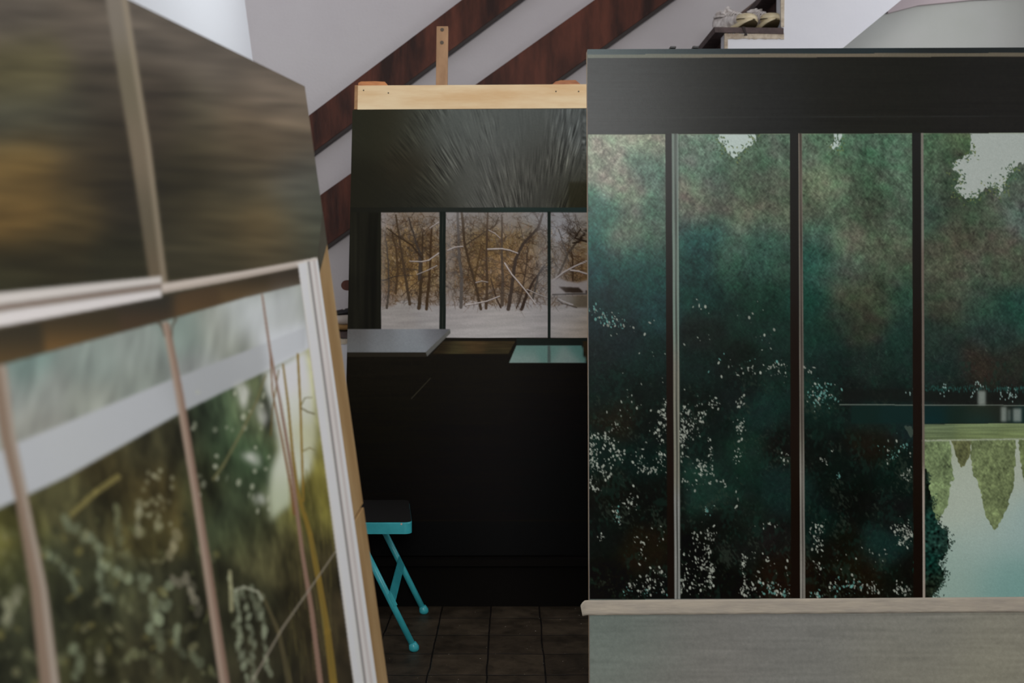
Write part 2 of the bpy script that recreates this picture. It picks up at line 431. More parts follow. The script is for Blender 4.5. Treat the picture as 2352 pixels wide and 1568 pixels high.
# handrail planks
def plank(name, up, lo, Y, th, label, round_end=False):
    root = thing(name, label, 'handrail', P((up[0][0]+up[1][0])/2, (lo[0][1]+lo[1][1])/2, Y), 'handrail planks of the staircase')
    pts = [up[0], up[1], lo[1], lo[0]]
    o = prism_px('board', pts, Y, th, M_rail, root, bevel=.004)
    # thin dark strip added for the shaded underside along the lower edge
    l = [(lo[0][0]-2, lo[0][1]+1), (lo[1][0]-2, lo[1][1]+1), (lo[1][0]+3, lo[1][1]+6), (lo[0][0]+3, lo[0][1]+6)]
    prism_px('underside_strip', l, Y+.004, th*.8, M_railedge, root)
    return root
def ln(xa, ya, xb, yb):
    return lambda x: ya+(x-xa)*(yb-ya)/(xb-xa)
u1, l1 = ln(713, 262, 1060, 0), ln(725, 345, 1190, 0)
u2, l2 = ln(1095, 192, 1365, 0), ln(1340, 140, 1535, 0)
plank('handrail_plank', [(390, u1(390)), (1240, u1(1240))], [(390, l1(390)), (1240, l1(1240))], 6.035, .035,
      'upper dark red-brown diagonal plank passing behind the easel post')
plank('handrail_plank', [(390, u2(390)), (1620, u2(1620))], [(390, l2(390)), (1620, l2(1620))], 6.035, .035,
      'lower dark red-brown diagonal plank meeting the top left corner of the large lake painting')
# rounded end of a low rail
root = thing('stair_rail', 'rounded end of a dark brown rail peeking out left of the snow painting', 'rail', P(900, 600, 5.1))
c = []
for i in range(9):
    t = PI/2+PI*i/8
    c.append((796+13*math.cos(t), 655-12*math.sin(t)))
c = [(990, 643-100), (990, 667-100)][::-1]+[(812, 666)]+c[::-1]+[(808, 642)] if False else [(806, 643)]+c+[(806, 667), (1000, 667-20), (1000, 643-20)]
prism_px('board', c, 5.1, .05, M_rail, root, bevel=.003)

# grey wall and pink soffit seen beyond the stair at the right
bm = bmesh.new()
add_box(bm, (1.5, YB-.012, 2.2), (XR, YB-.001, 3.02)); struct(obj('wall_alcove', bm, M_greywall))
f = [P(2040, 30, YB-.04), P(2110, 12, YB-.04), P(2230, 0, YB-.04), P(2352, -10, YB-.04), P(2500, -12, YB-.04), P(2500, -200, YB-.04), P(2000, -200, YB-.04)]
bm = bmesh.new(); add_prism(bm, f, [v+Vector((0, .025, 0)) for v in f]); struct(obj('trim_1', bm, M_pink))

# ------------------------------------------------------------------ shoes
def loft(sections, seg=20):
    bm = bmesh.new(); rings = []
    for (y, w, zb, zt, sq) in sections:
        r = []
        for k in range(seg):
            t = 2*PI*k/seg; cx, sz = math.cos(t), math.sin(t)
            e = sq
            x = w*math.copysign(abs(cx)**e, cx); z = (zb+zt)/2+(zt-zb)/2*math.copysign(abs(sz)**e, sz)
            r.append(bm.verts.new((x, y, z)))
        rings.append(r)
    for a, c in zip(rings, rings[1:]):
        for k in range(seg): bm.faces.new((a[k], a[(k+1) % seg], c[(k+1) % seg], c[k]))
    bm.faces.new(rings[0][::-1]); bm.faces.new(rings[-1])
    return bm
def make_sneaker(name, label, group, loc, rz, upper, rubber, toecol, tilt=0.0):
    t = thing(name, label, 'shoe', loc, group); t.rotation_euler = (tilt, 0, rz)
    # toe towards -y
    S = lambda o: o
    out = [(-.156, .012, .040, .050, .8), (-.150, .034, .030, .056, .8), (-.130, .049, .021, .052, .7), (-.09, .054, .008, .042, .6), (-.03, .047, .003, .032, .6), (.03, .038, .004, .034, .6), (.09, .037, .003, .036, .6), (.12, .033, .003, .037, .7), (.135, .018, .008, .036, .8)]
    obj('midsole', loft(out), rubber, t, smooth=True)
    so = [(y, w*.9, zb-.003, zb+.008, .7) for y, w, zb, zt, q in out]
    obj('outsole', loft(so), M_sole, t, smooth=True)
    toe = [(-.153, .012, .044, .058, .9), (-.149, .031, .038, .070, .9), (-.136, .045, .034, .080, .9), (-.112, .050, .030, .086, .9), (-.085, .050, .03, .088, .9), (-.070, .044, .03, .084, .9)]
    obj('toe_cap', loft(toe), toecol, t, smooth=True)
    up = [(-.10, .040, .03, .070, .9), (-.07, .047, .03, .086, .9), (-.03, .040, .03, .094, .85), (.01, .035, .03, .104, .85), (.05, .032, .03, .100, .8), (.09, .033, .03, .102, .8), (.118, .029, .03, .108, .8), (.128, .02, .035, .105, .8)]
    upr = obj('upper', loft(up), upper, t, smooth=True)
    # dark welt line between rubber and toe
    bm = bmesh.new(); add_tube(bm, [(.0545*math.sin(t), -.095-.058*math.cos(t), .052-.006*math.cos(t)) for t in [-1.7+3.4*i/24 for i in range(25)]], .0022, 6)
    obj('welt', bm, M_sole, t, smooth=True)
    # collar opening
    bm = bmesh.new(); n = 22
    add_tube(bm, [(0.030*math.cos(2*PI*i/n), .068+.055*math.sin(2*PI*i/n), .104+.006*math.sin(2*PI*i/n)) for i in range(n+1)], .007, 8)
    obj('collar', bm, upper, upr, smooth=True)
    # tongue and laces
    bm = bmesh.new(); add_box(bm, (-.022, -.05, .088), (.022, .03, .098), Matrix.Translation((0, 0, .008)) @ Matrix.Rotation(-.18, 4, 'X'))
    obj('tongue', bm, M_cloth, t, bevel=.003)
    rnd = random.Random(hash(name) % 7+3)
    for i in range(5):
        y = -.062+.019*i; z = .086+.0045*i
        bm = bmesh.new(); s = 1 if i % 2 else -1
        add_tube(bm, [(-.036, y, z-.008), (-.018, y+.004*s, z+.008), (.018, y-.004*s, z+.008), (.036, y, z-.008)], .0032, 7)
        obj('lace', bm, M_cloth, upr, smooth=True)
    return t
def crumple(name, label, loc, r, seed, parent=None):
    rnd = np.random.default_rng(seed)
    bm = bmesh.new(); bmesh.ops.create_icosphere(bm, subdivisions=4, radius=1)
    ph = rnd.uniform(0, 6.28, (6, 3)); fr = rnd.uniform(2.0, 7.5, (6, 3))
    for v in bm.verts:
        d = v.co.copy(); k = sum(math.sin(fr[i][0]*d.x+ph[i][0])*math.sin(fr[i][1]*d.y+ph[i][1])*math.sin(fr[i][2]*d.z+ph[i][2]) for i in range(6))
        s = 1+.22*k-.12*abs(math.sin(6*d.x+4*d.z+ph[0][0]))
        v.co = Vector((d.x*r[0]*s, d.y*r[1]*s, max(-.8*r[2], d.z*r[2]*s)))
    o = obj(name, bm, M_cloth, parent, smooth=True); o.location = loc
    return o
tz = P(0, T0, YS).z
def on_tread(px, Y, dz=0.0):
    v = P(px, T0, YS); return (((px-W/2)/F*Y), Y, v.z+dz+.001)
s1 = make_sneaker('sneaker', 'cream-toed canvas sneaker on the left of the pair on the high stair tread', 'canvas sneakers on the high stair tread', on_tread(1682, 5.365), .55, M_cloth, M_rubber, M_rubber)
s2 = make_sneaker('sneaker', 'cream-toed canvas sneaker on the right of the pair, nearer the white wall', 'canvas sneakers on the high stair tread', on_tread(1743, 5.365), .38, M_cloth, M_rubber, M_rubber)
crumple('crumpled_cloth', 'x', (0.0, .045, .118), (.036, .05, .026), 5, s1)['label'] = 'grey rag stuffed in the shoe opening'
crumple('crumpled_cloth', 'x', (0.0, .045, .116), (.034, .048, .024), 9, s2)['label'] = 'grey rag stuffed in the shoe opening'
v = P(790, T0+RISE*7, YS)
s3 = make_sneaker('low_shoe', 'black and white low shoe with a tan sole on a lower stair tread', None, (v.x+.0, 5.34, v.z+.001), -1.2, M_shoewhite, M_gum, M_shoewhite)
del_group = None
o = obj('collar_trim', loft([(-.11, .030, .070, .090, .9), (-.08, .046, .074, .100, .9), (.0, .046, .076, .116, .9), (.06, .042, .078, .118, .9), (.11, .038, .078, .122, .9), (.134, .026, .080, .118, .9)]), M_shoeblack, s3, smooth=True); o['label'] = 'black collar of the low shoe'

# ------------------------------------------------------------------ RIGHT: large lake painting
def right_raster():
    R = Raster(1340, 90, 2720, 1700, 1.0, 11)
    A = [(1360,320,132,140,118),(1500,320,130,134,112),(1400,400,120,126,108),(1490,385,78,106,92),(1430,440,118,120,102),(1370,480,46,90,76),(1395,500,38,88,74),(1440,530,108,110,92),(1500,500,66,98,82),(1360,560,22,74,68),(1430,545,88,98,82),(1520,540,78,96,80),(1450,575,36,82,72),(1520,590,34,72,62),(1360,620,22,60,60),(1440,620,24,62,58),(1500,640,22,60,56),(1400,690,24,44,44),(1370,740,22,40,42),(1500,720,24,54,54),(1430,760,22,36,36),(1360,800,20,30,28),(1500,820,18,36,32),(1400,900,16,28,24),(1500,900,15,24,20),(1420,960,24,22,14),(1500,980,14,20,17),(1380,1040,15,30,25),(1480,1050,12,26,22),(1400,1130,16,18,14),(1500,1150,14,16,13),(1380,1220,14,18,15),(1480,1270,24,20,12),(1400,1340,14,13,9),(1500,1350,13,14,12),
      (1580,330,92,116,98),(1620,400,78,102,86),(1700,420,70,86,68),(1740,370,70,94,74),(1800,340,80,102,84),(1790,420,76,86,70),(1600,450,112,114,94),(1655,430,54,78,68),(1590,490,86,90,78),(1640,480,84,88,72),(1700,500,98,100,80),(1780,515,90,98,76),(1690,440,88,94,76),(1580,545,26,76,70),(1640,530,32,80,74),(1690,550,62,84,70),(1770,545,42,84,72),(1735,560,50,80,68),(1600,600,24,56,52),(1680,590,48,78,64),(1700,640,30,60,48),(1790,600,50,74,60),(1750,600,36,74,62),(1620,680,20,50,44),(1760,680,22,50,38),(1690,720,20,40,32),(1620,760,22,30,26),(1790,760,22,44,36),(1600,850,18,34,29),(1700,840,18,26,21),(1780,850,20,36,30),(1600,930,16,22,18),(1690,900,18,26,24),(1760,950,20,42,36),(1650,1000,16,26,22),(1700,1040,22,44,34),(1800,1010,18,19,16),(1640,1130,24,46,38),(1700,1100,18,34,28),(1790,1130,20,38,34),(1660,1200,16,18,15),(1720,1180,20,30,24),(1700,1260,20,23,20),(1780,1240,22,22,20),(1790,1310,26,18,12),(1600,1300,12,13,10),(1680,1340,14,14,11),
      (1860,340,84,108,86),(1900,320,80,110,84),(1950,360,60,92,70),(2050,340,72,102,80),(1880,430,100,114,86),(1930,390,84,100,76),(1990,430,62,86,64),(2080,430,78,104,82),(1865,480,76,86,68),(1990,480,58,72,54),(2060,500,68,86,68),(1930,470,80,100,78),(1880,540,60,90,76),(1940,550,94,104,82),(2040,570,78,88,68),(1870,600,22,72,60),(1950,630,66,82,68),(2050,620,64,78,60),(1900,610,56,78,66),(1860,700,20,60,48),(1960,680,62,68,48),(2020,680,58,66,48),(2070,680,34,66,52),(1920,730,36,52,42),(1990,740,46,50,38),(1880,780,22,48,40),(2070,780,26,50,42),(1900,850,22,36,32),(2000,840,28,42,36),(2080,860,24,42,36),(1960,905,20,24,22),(2060,910,20,24,22),(1870,905,18,40,34),(2000,950,20,40,36),(2070,950,20,38,36),(1880,960,16,34,28),(1880,1010,16,20,17),(2000,1010,24,22,15),(1940,1080,14,22,18),(2060,1090,14,26,21),(1960,1150,14,17,14),(1880,1200,14,26,22),(2050,1180,18,22,20),(2020,1260,20,42,38),(1940,1260,18,17,12),(1980,1310,28,21,12),(1960,1350,18,16,10),(2070,1330,17,18,14)]
    D = [(2140,340,70,94,70),(2210,330,76,94,64),(2160,400,62,86,64),(2190,370,60,80,60),(2200,450,52,66,50),(2140,490,54,78,64),(2200,500,60,70,54),(2260,500,66,80,62),(2330,440,74,88,74),(2345,500,80,96,88),(2200,550,70,70,54),(2300,560,76,76,62),(2150,580,66,74,58),(2180,620,90,86,68),(2230,620,72,82,66),(2320,620,66,74,58),(2140,650,58,70,54),(2175,690,50,52,40),(2190,665,80,90,72),(2250,700,36,68,54),(2330,700,30,66,54),(2240,680,60,74,60),(2150,780,34,50,42),(2280,770,36,54,48),(2180,850,28,44,40),(2250,840,46,38,30),(2320,850,38,42,34),(2200,900,24,28,24),(2330,900,26,28,24),(2500,400,70,85,70),(2500,600,64,74,60),(2600,800,34,46,40)]
    a = R.field(A+D, 27)
    g = a.mean(-1, keepdims=True); R.a = g+(a-g)*.82
    # brushwork of the foliage
    lum = R.noise(1.2, 2.6, 35)*.7+R.noise(1.2, 2.6, -40)*.7+R.noise(4, 7, -20)*.5+R.noise(11, 15, 30)*.45
    hue = R.noise(9, 7, 10)
    up = 1/(1+np.exp((R.Y-760)/90))
    R.a *= (1+(.045+.045*up)*lum)[..., None]
    R.a[..., 1] *= 1+.018*hue; R.a[..., 0] *= 1-.018*hue
    # short curling brush strokes
    bp = R.py
    for i in range(15000):
        x = bp.uniform(1350, 2352); y = bp.uniform(308, 900) if bp.random() < .72 else bp.uniform(880, 1372)
        j, k = int((y-R.y0)*R.sc), int((x-R.x0)*R.sc)
        c = R.a[j, k]*255; u = bp.random(); f = (1.28 if u < .55 else .74) if y < 800 else (1.55 if u < .5 else .7)
        a = bp.uniform(0, 6.28); L = bp.uniform(2.0, 4.5); b_ = a+bp.uniform(-1, 1)
        c2 = c*f; c2[1] *= bp.uniform(.97, 1.05)
        x1, y1 = x+L*math.cos(a), y+L*math.sin(a)
        R.seg(x, y, x1, y1, 1.7, 1.5, c2, .38); R.seg(x1, y1, x1+L*math.cos(b_), y1+L*math.sin(b_), 1.5, .8, c2, .38)
    # dark foliage lower down: olive and teal smudges
    t = np.clip(R.noise(9, 12, 20)*.6+R.noise(2, 3)*.8-.7, 0, 1)*(R.Y > 830)
    R.put(t, (26, 54, 44), .32)
    t = np.clip(R.noise(1.3, 2.2, -25)*.7+R.noise(14, 14)*.6-1.0, 0, 1)*(R.Y > 860)
    R.put(t, (46, 56, 46), .5)
    # sky gaps
    sky = (170, 184, 178)
    for pts in ([(1648,300),(1652,318),(1657,332),(1668,345),(1680,360),(1688,371),(1696,356),(1706,350),(1716,338),(1730,330),(1737,320),(1736,300)],
                [(1912,300),(1922,300),(1925,326),(1918,343),(1908,340),(1916,322)],
                [(1928,302),(1934,302),(1930,330),(1922,340)]):
        R.put(R.soft(pts, 2.4, .42, 2.0), sky)
    pts = [(2224,295),(2232,340),(2230,352),(2216,360),(2196,370),(2188,378),(2192,392),(2206,404),(2204,414),(2196,424),(2196,438),(2206,450),(2226,458),(2244,455),(2258,440),(2274,424),(2288,432),(2296,448),(2306,432),(2310,408),(2324,398),(2332,384),(2345,374),(2362,372),(2390,330),(2430,360),(2470,300)]
    R.put(R.soft(pts, 3.0, .45, 2.4), (157, 165, 159))
    rr = R.py
    edge = pts[:22]+[(1650,310),(1656,332),(1668,346),(1684,368),(1700,352),(1716,338),(1734,322),(1912,322),(1920,342),(1928,330)]
    for i in range(520):
        x, y = rr.choice(edge); x += rr.gauss(0, 9); y += rr.gauss(0, 9)
        cc = rr.choice([(88,104,62),(62,84,60),(52,70,52),(48,64,48),(66,88,64),(104,114,70)])
        R.leaf(x, y, rr.uniform(1.4, 3.6), rr.uniform(1, 1.9), rr.uniform(0, 3.1), cc, .75)
    # far bank and water
    R.put(R.blur(((R.Y > 893) & (R.Y < 922) & (R.X > 1930)).astype(np.float32), 3), (22, 25, 22), .7)
    wm = R.blur(((R.Y > 931) & (R.Y < 972) & (R.X > 1955)).astype(np.float32), 1.6)
    R.put(wm, R.field([(1960,950,20,36,32),(2080,950,20,38,36),(2140,945,20,38,36),(2140,966,17,42,44),(2200,950,24,38,32),(2250,950,40,42,30),(2250,966,20,46,46),(2300,945,32,36,30),(2340,966,22,40,38),(2600,950,24,40,36)], 20), .95)
    R.put(R.blur((abs(R.Y-929-(R.X-1930)*.004) < 1.0).astype(np.float32)*(R.X > 1928), .6), (112, 122, 112), .85)
    for x, y in [(2088,900),(2172,896),(2175,890),(2250,886),(2236,904),(2243,882),(2296,905),(2322,904),(2318,912),(2330,908),(2326,898)]:
        for k in range(5): R.leaf(x+rr.gauss(0, 5), y+rr.gauss(0, 5), 1.2, 2.2, 0, (150, 178, 172), .8)
    for k in range(160):
        R.leaf(rr.uniform(2126, 2352), 893+rr.gauss(0, 3.5), .9, 2.6, 0, (40, 86, 80), .6)
    for x0, x1, y0, y1, al in ((2246,2264,897,930,.75),(2299,2312,934,968,.7),(2315,2321,940,966,.5),(2327,2346,938,968,.7)):
        R.put(R.blur(((R.X > x0) & (R.X < x1) & (R.Y > y0) & (R.Y < y1)).astype(np.float32), 2.5), (142, 152, 144), al)
    # lawn strip and the pale line under it
    gm = (R.Y > 974-(R.X-2120)*.010) & (R.X > 2118) & (R.Y < 1020)
    R.put(R.soft([(2078,978),(2096,977),(2096,1008),(2090,1000),(2084,990)], 1.5, .4, 2), (58, 70, 62), .9)
    g = R.field([(2080,985,52,60,50),(2140,985,108,124,96),(2250,985,114,130,98),(2352,980,112,126,96),(2140,1003,84,96,62),(2250,1001,96,108,64),(2350,999,104,118,70),(2700,990,104,118,80)], 22)
    g = g*(1+.06*R.noise(26, 1.2, 0))[..., None]
    R.put(gm, g)
    # mirrored sky and the upside-down trees
    wy = (R.Y > 1009) & (R.X > 2100)
    s = R.field([(2140,1020,150,158,140),(2300,1050,156,164,150),(2180,1150,156,166,152),(2260,1150,158,168,154),(2150,1300,140,160,150),(2250,1250,146,164,156),(2340,1220,140,162,158),(2200,1350,128,150,140),(2300,1340,112,146,140),(2345,1350,108,144,138),(2600,1200,140,160,155),(2600,1400,110,150,148)], 48)
    R.put(wy, s)
    for pts, cc in (([(2100,1009),(2182,1009),(2186,1040),(2188,1080),(2193,1100),(2183,1108),(2182,1130),(2178,1160),(2164,1180),(2158,1196),(2150,1190),(2140,1185),(2100,1180)], (100,116,80)),
                    ([(2184,1009),(2232,1009),(2228,1040),(2222,1060),(2213,1074),(2204,1068),(2194,1044)], (88,92,60)),
                    ([(2230,1009),(2334,1009),(2332,1060),(2331,1090),(2325,1130),(2314,1165),(2303,1190),(2291,1211),(2284,1216),(2273,1203),(2262,1172),(2255,1142),(2247,1112),(2236,1090),(2230,1060)], (98,110,74)),
                    ([(2338,1009),(2420,1009),(2410,1130),(2380,1170),(2352,1106),(2344,1060)], (96,108,70)),
                    ([(2440,1009),(2560,1009),(2540,1150),(2500,1210),(2460,1120)], (98,112,72))):
        m = R.soft(pts, 2.0, .35, 2.0)
        tex = (1+.07*R.noise(1.2, 2.2, -35)+.06*R.noise(1.2, 2.2, 35)+.05*R.noise(4, 6, 0)+.06*R.noise(12, 16, 0))
        R.put(m, (np.array(cc, np.float32)/255*tex[..., None]).astype(np.float32), .96)
    R.put(R.blur((abs(R.Y-1012+(R.X-2120)*.020) < 1.8).astype(np.float32)*(R.X > 2100), 1.0), (152, 160, 140), .8)
    # dark shrub against the pale water
    m = R.soft([(2100,1078),(2128,1078),(2136,1110),(2140,1150),(2148,1190),(2160,1206),(2172,1215),(2182,1240),(2178,1258),(2166,1280),(2156,1292),(2168,1310),(2166,1330),(2158,1345),(2148,1362),(2140,1380),(2100,1390)], 2.6, .6, 2.2)
    sh = R.field([(2130,1120,16,26,20),(2140,1220,20,44,38),(2165,1240,30,48,42),(2135,1300,14,40,34),(2150,1340,34,44,34),(2130,1360,20,22,16)], 20)
    R.put(m, sh*(1+.3*R.noise(2, 2))[..., None])
    for i in range(260):
        x, y = rr.choice([(2132,1100),(2142,1150),(2158,1200),(2174,1218),(2181,1245),(2170,1275),(2160,1292),(2170,1315),(2162,1342),(2148,1362)])
        R.leaf(x+rr.gauss(0, 6), y+rr.gauss(0, 8), 2.4, 1.1, rr.uniform(0, 3.1), rr.choice([(24,40,34),(34,52,42),(16,24,20)]), .85)
    # sparkling light between the leaves
    clus = [(1362,710,10,12,16,1),(1395,730,22,12,34,1),(1412,745,30,10,20,1),(1455,755,60,22,9,0),(1500,790,50,30,5,0),(1470,880,60,30,7,0),(1440,935,50,24,14,0),(1524,945,10,26,34,0),(1516,985,16,26,34,0),(1415,980,14,14,12,0),(1376,1003,22,14,34,0),(1404,1024,18,18,44,0),(1360,1040,9,40,62,0),(1375,1070,22,22,34,0),(1390,1090,10,12,12,0),(1358,1110,7,16,16,0),(1370,1124,10,8,10,0),(1418,1045,14,12,16,0),(1470,1055,14,22,20,0),(1480,1078,16,10,18,0),(1515,1048,14,14,22,0),(1510,1078,16,10,16,0),(1445,1155,14,16,22,0),(1412,1180,8,16,14,1),(1420,1195,7,8,10,1),(1380,1230,10,14,9,0),(1470,1240,26,16,9,0),(1473,1270,8,18,12,0),(1520,1230,16,14,6,0),(1500,1340,30,16,30,0),(1515,1320,22,14,18,0),(1480,1360,50,8,30,1),(1450,1345,16,8,8,0),
            (1610,705,24,16,10,0),(1710,710,30,30,6,0),(1600,780,30,14,5,0),(1700,830,60,30,14,1),(1700,850,30,16,12,0),(1760,780,40,20,8,0),(1795,845,22,20,26,0),(1760,855,40,12,12,0),(1580,940,10,22,16,0),(1612,935,24,20,14,0),(1640,925,12,14,18,0),(1576,985,18,26,58,0),(1590,965,20,30,24,0),(1608,965,12,10,10,0),(1565,1005,10,10,12,0),(1568,1000,6,40,22,0),(1700,920,10,14,14,0),(1702,980,8,22,26,0),(1632,1040,8,22,16,0),(1612,1078,16,22,40,0),(1634,1075,4,18,12,0),(1570,1035,10,20,9,0),(1580,1105,16,12,16,0),(1600,1100,40,30,12,0),(1695,1050,8,26,16,0),(1660,1110,16,10,8,0),(1632,1170,12,12,14,1),(1693,1150,4,24,7,0),(1800,1048,10,20,10,0),(1760,1205,26,6,8,0),(1600,1240,10,20,16,0),(1625,1240,14,26,34,0),(1620,1290,18,40,50,0),(1632,1330,5,50,44,0),(1580,1290,26,50,30,0),(1570,1345,14,20,26,0),(1600,1350,30,20,20,0),(1707,1300,5,22,20,0),(1712,1350,10,18,30,0),(1730,1275,14,10,8,0),(1730,1350,24,16,26,0),(1775,1345,34,18,34,1),(1800,1360,18,10,40,1),(1765,1300,30,20,8,0),(1808,1310,4,20,5,0),
            (1862,845,14,8,10,0),(1878,905,24,24,50,1),(1900,915,26,22,36,1),(1890,1055,8,10,8,0),(1926,1090,5,8,6,1),(1912,1035,4,4,2,0),(2065,1030,34,24,26,1),(2084,1090,12,14,22,0),(2050,1040,20,20,10,1),(1875,1215,14,18,34,0),(1878,1250,12,22,22,0),(1880,1300,12,24,14,0),(1875,1365,14,8,22,1),(2070,1215,20,16,44,0),(2090,1225,10,12,26,0),(2075,1245,18,14,22,0),(1945,1345,40,14,40,1),(2000,1350,20,16,26,0),(2030,1280,30,30,9,0),(1950,1290,40,30,6,0),(2065,1352,16,12,18,0),(2080,1360,12,8,14,0),(2000,1270,4,6,3,0),(1918,1345,12,16,20,1)]
    for cx, cy, sx, sy, n, teal in clus:
        for i in range(n):
            x, y = rr.gauss(cx, sx*.62), rr.gauss(cy, sy*.62)
            if y > 1372: continue
            big = rr.random()
            ry = 1.1+3.0*big*big; rx = max(.8, ry*rr.uniform(.36, .72))
            base = (158, 164, 152) if not teal or rr.random() < .35 else (98, 148, 140)
            k = rr.uniform(.75, 1.0) if big > .3 else rr.uniform(.45, .9)
            R.leaf(x, y, rx, ry, rr.gauss(-.25, .5), tuple(c*k for c in base), .92)
    # header beam of the painted room
    hy = lambda y: y-(R.X-1350)*.0038
    dark = R.field([(1360,160,40,44,44),(1450,200,34,37,36),(1600,200,27,28,24),(2000,200,28,28,24),(2352,200,29,29,26),(2352,290,30,29,27),(1400,290,40,43,42),(1700,290,31,32,31)], 90)  # left end painted lighter to carry the gloss there
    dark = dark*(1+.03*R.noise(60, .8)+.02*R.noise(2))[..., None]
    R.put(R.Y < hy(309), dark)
    R.put(R.Y < hy(125), R.field([(1360,118,62,78,80),(1500,118,44,54,56),(1800,115,38,46,48),(2352,112,34,38,38)], 100))  # gloss at the left end is in the colour
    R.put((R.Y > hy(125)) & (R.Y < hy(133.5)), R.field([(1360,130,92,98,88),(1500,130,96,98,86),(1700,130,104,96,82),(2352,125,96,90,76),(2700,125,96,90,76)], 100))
    R.put(R.blur(((R.Y > hy(269.5)) & (R.Y < hy(271))).astype(np.float32), .6), (44, 46, 44), .8)
    R.put(R.blur(((R.Y > hy(309)) & (R.Y < hy(310.5))).astype(np.float32), .5), (120, 130, 105), .5)
    # mullions: dark post then pale fillets
    def bar(xa, xb, wa, wb, col, a=1.0):
        t = (R.Y-308)/(1372-308)
        l = xa+(xb-xa)*t; w = wa+(wb-wa)*t
        m = np.clip(R.X-l+.5, 0, 1)*np.clip(l+w-R.X+.5, 0, 1)*(R.Y > hy(308))
        R.put(m, col, a)
    blk = (28, 23, 19)
    strip = R.field([(1550,330,104,116,108),(1550,700,108,124,114),(1555,900,116,116,104),(1555,1350,122,124,120),(1840,330,112,104,94),(1840,700,104,98,90),(1845,1350,126,124,116),(2118,330,112,108,100),(2120,800,100,90,82),(2122,1350,146,136,126)], 60)
    for x in ((1528, 1533), (1814, 1817), (2095, 2098), (2380, 2384), (2664, 2668)):
        bar(x[0], x[1], 15 if x[0] < 1600 else 20, 17 if x[0] < 1600 else 21, R.field([(x[0],320,34,35,34),(x[0],500,28,26,23),(x[0],900,26,19,15),(x[0],1350,22,16,11)], 120))
    bar(1543, 1549.5, 15, 13, strip); bar(1549.5, 1554.5, 1.3, 1.3, (34, 34, 30)); bar(1552.4, 1556.6, 1.1, 1.1, (40, 42, 38))
    bar(1560, 1563, 1, 1, (40, 52, 46), .6)
    bar(1834, 1838, 8, 11.5, strip); bar(1836.8, 1842.4, 1.6, 1.6, (36, 30, 26)); bar(1839.6, 1845.4, 1, 1.2, (46, 40, 36))
    bar(2115.5, 2119.5, 5.5, 5.5, strip); bar(2400, 2404, 6, 6, strip)
    # unpainted grey lower band
    lo = R.field([(1370,1430,98,108,102),(1450,1460,96,104,98),(1600,1430,108,108,104),(1800,1430,112,112,108),(2100,1430,118,118,112),(2340,1430,122,120,110),(1400,1540,106,112,104),(1600,1540,112,110,104),(1850,1540,112,112,106),(2100,1530,120,118,106),(2300,1530,128,126,110),(1500,1660,112,110,104),(2400,1660,124,122,110),(2700,1500,122,120,110)], 90)
    lo = lo*(1+.018*R.noise(40, 2.5)+.012*R.noise(2.5))[..., None]
    R.put(R.Y > hy(1376), lo)
    R.put(R.blur((R.Y > hy(1376)) & (R.Y < hy(1416)), .7)if False else ((R.Y > hy(1376)) & (R.Y < hy(1416))), lo*.93)
    R.a *= (1+.014*R.noise(.8))[..., None]
    return R
E_RIGHT = ((.1, .3, .58, 1.07, 1.45, 1.73, 1.95), (.69, .71, .74, .80, .84, .86, .90))   # how much daylight each height of the canvas receives
M_paint = paint_material('oil_paint_lake', .28, .12, .12, (260, 260, 900))
M_paint2 = paint_material('oil_paint_snow', .5, .045, .12, (500, 500, 500))
M_paint3 = paint_material('oil_paint_greenhouse', .55, .1, .1, (300, 300, 300))
def frange(a, b, st):
    n = max(2, int(round((b-a)/st))+1); return list(np.linspace(a, b, n))
YRt = 3.0
tl = P(1349.5, 113, YRt); TRp = P(2700, 107.5, YRt)
Ur = (TRp-tl); LUr = Ur.length; Ur.normalize()
Vr = (P(1355.5, 1660, YRt)-tl); LVr = Vr.length; Vr.normalize()
lake = thing('lake_painting', 'large painting of a dark green wooded lake seen through tall black window posts', 'painting', (tl.x, YRt, 0.0))
pxm = YRt/F
us = frange(0, 1006*pxm, 1.5*pxm)+frange(1012*pxm, LUr, 6*pxm)
vs = frange(0, LVr, 1.5*pxm)
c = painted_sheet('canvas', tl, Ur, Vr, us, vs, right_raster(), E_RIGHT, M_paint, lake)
c['label'] = 'painted front of the lake canvas'
def slab(name, O, U, V, LU, LV, n, d0, d1, m, parent):
    "flat box hugging the plane, from depth d0 to d1 behind the painted side (n points away from the viewer)"
    a = [O, O+U*LU, O+U*LU+V*LV, O+V*LV]
    bm = bmesh.new(); add_prism(bm, [v+n*d0 for v in a], [v+n*d1 for v in a])
    return rel(obj(name, bm, m), parent)
nY = Vector((0, 1, 0))
slab('canvas_wrap', tl, Ur, Vr, LUr, LVr, nY, .0008, .034, M_edge, lake)
for (a, w, b_, h) in ((0, .05, 0, LVr), (LUr-.05, .05, 0, LVr), (LUr*.5, .05, 0, LVr)):
    slab('stretcher_bar', tl+Ur*a, Ur, Vr, w, h, nY, .0345, .05, M_pine, lake)
slab('stretcher_bar', tl+Ur*.051, Ur, Vr, LUr*.5-.052, .05, nY, .0345, .05, M_pine, lake)
# wooden blocks on the floor carry it
fz = (tl+Vr*LVr).z
for x, lab in ((tl.x+.12, 'left wooden block on the floor under the lake painting, nearest the chair'), (tl.x+1.45, 'right wooden block on the floor under the lake painting, far from the chair')):
    tag(box('wooden_block', (x, YRt-.02, 0), (x+.1, YRt+.08, fz-.003), M_pine), lab, 'block', 'blocks under the lake painting')
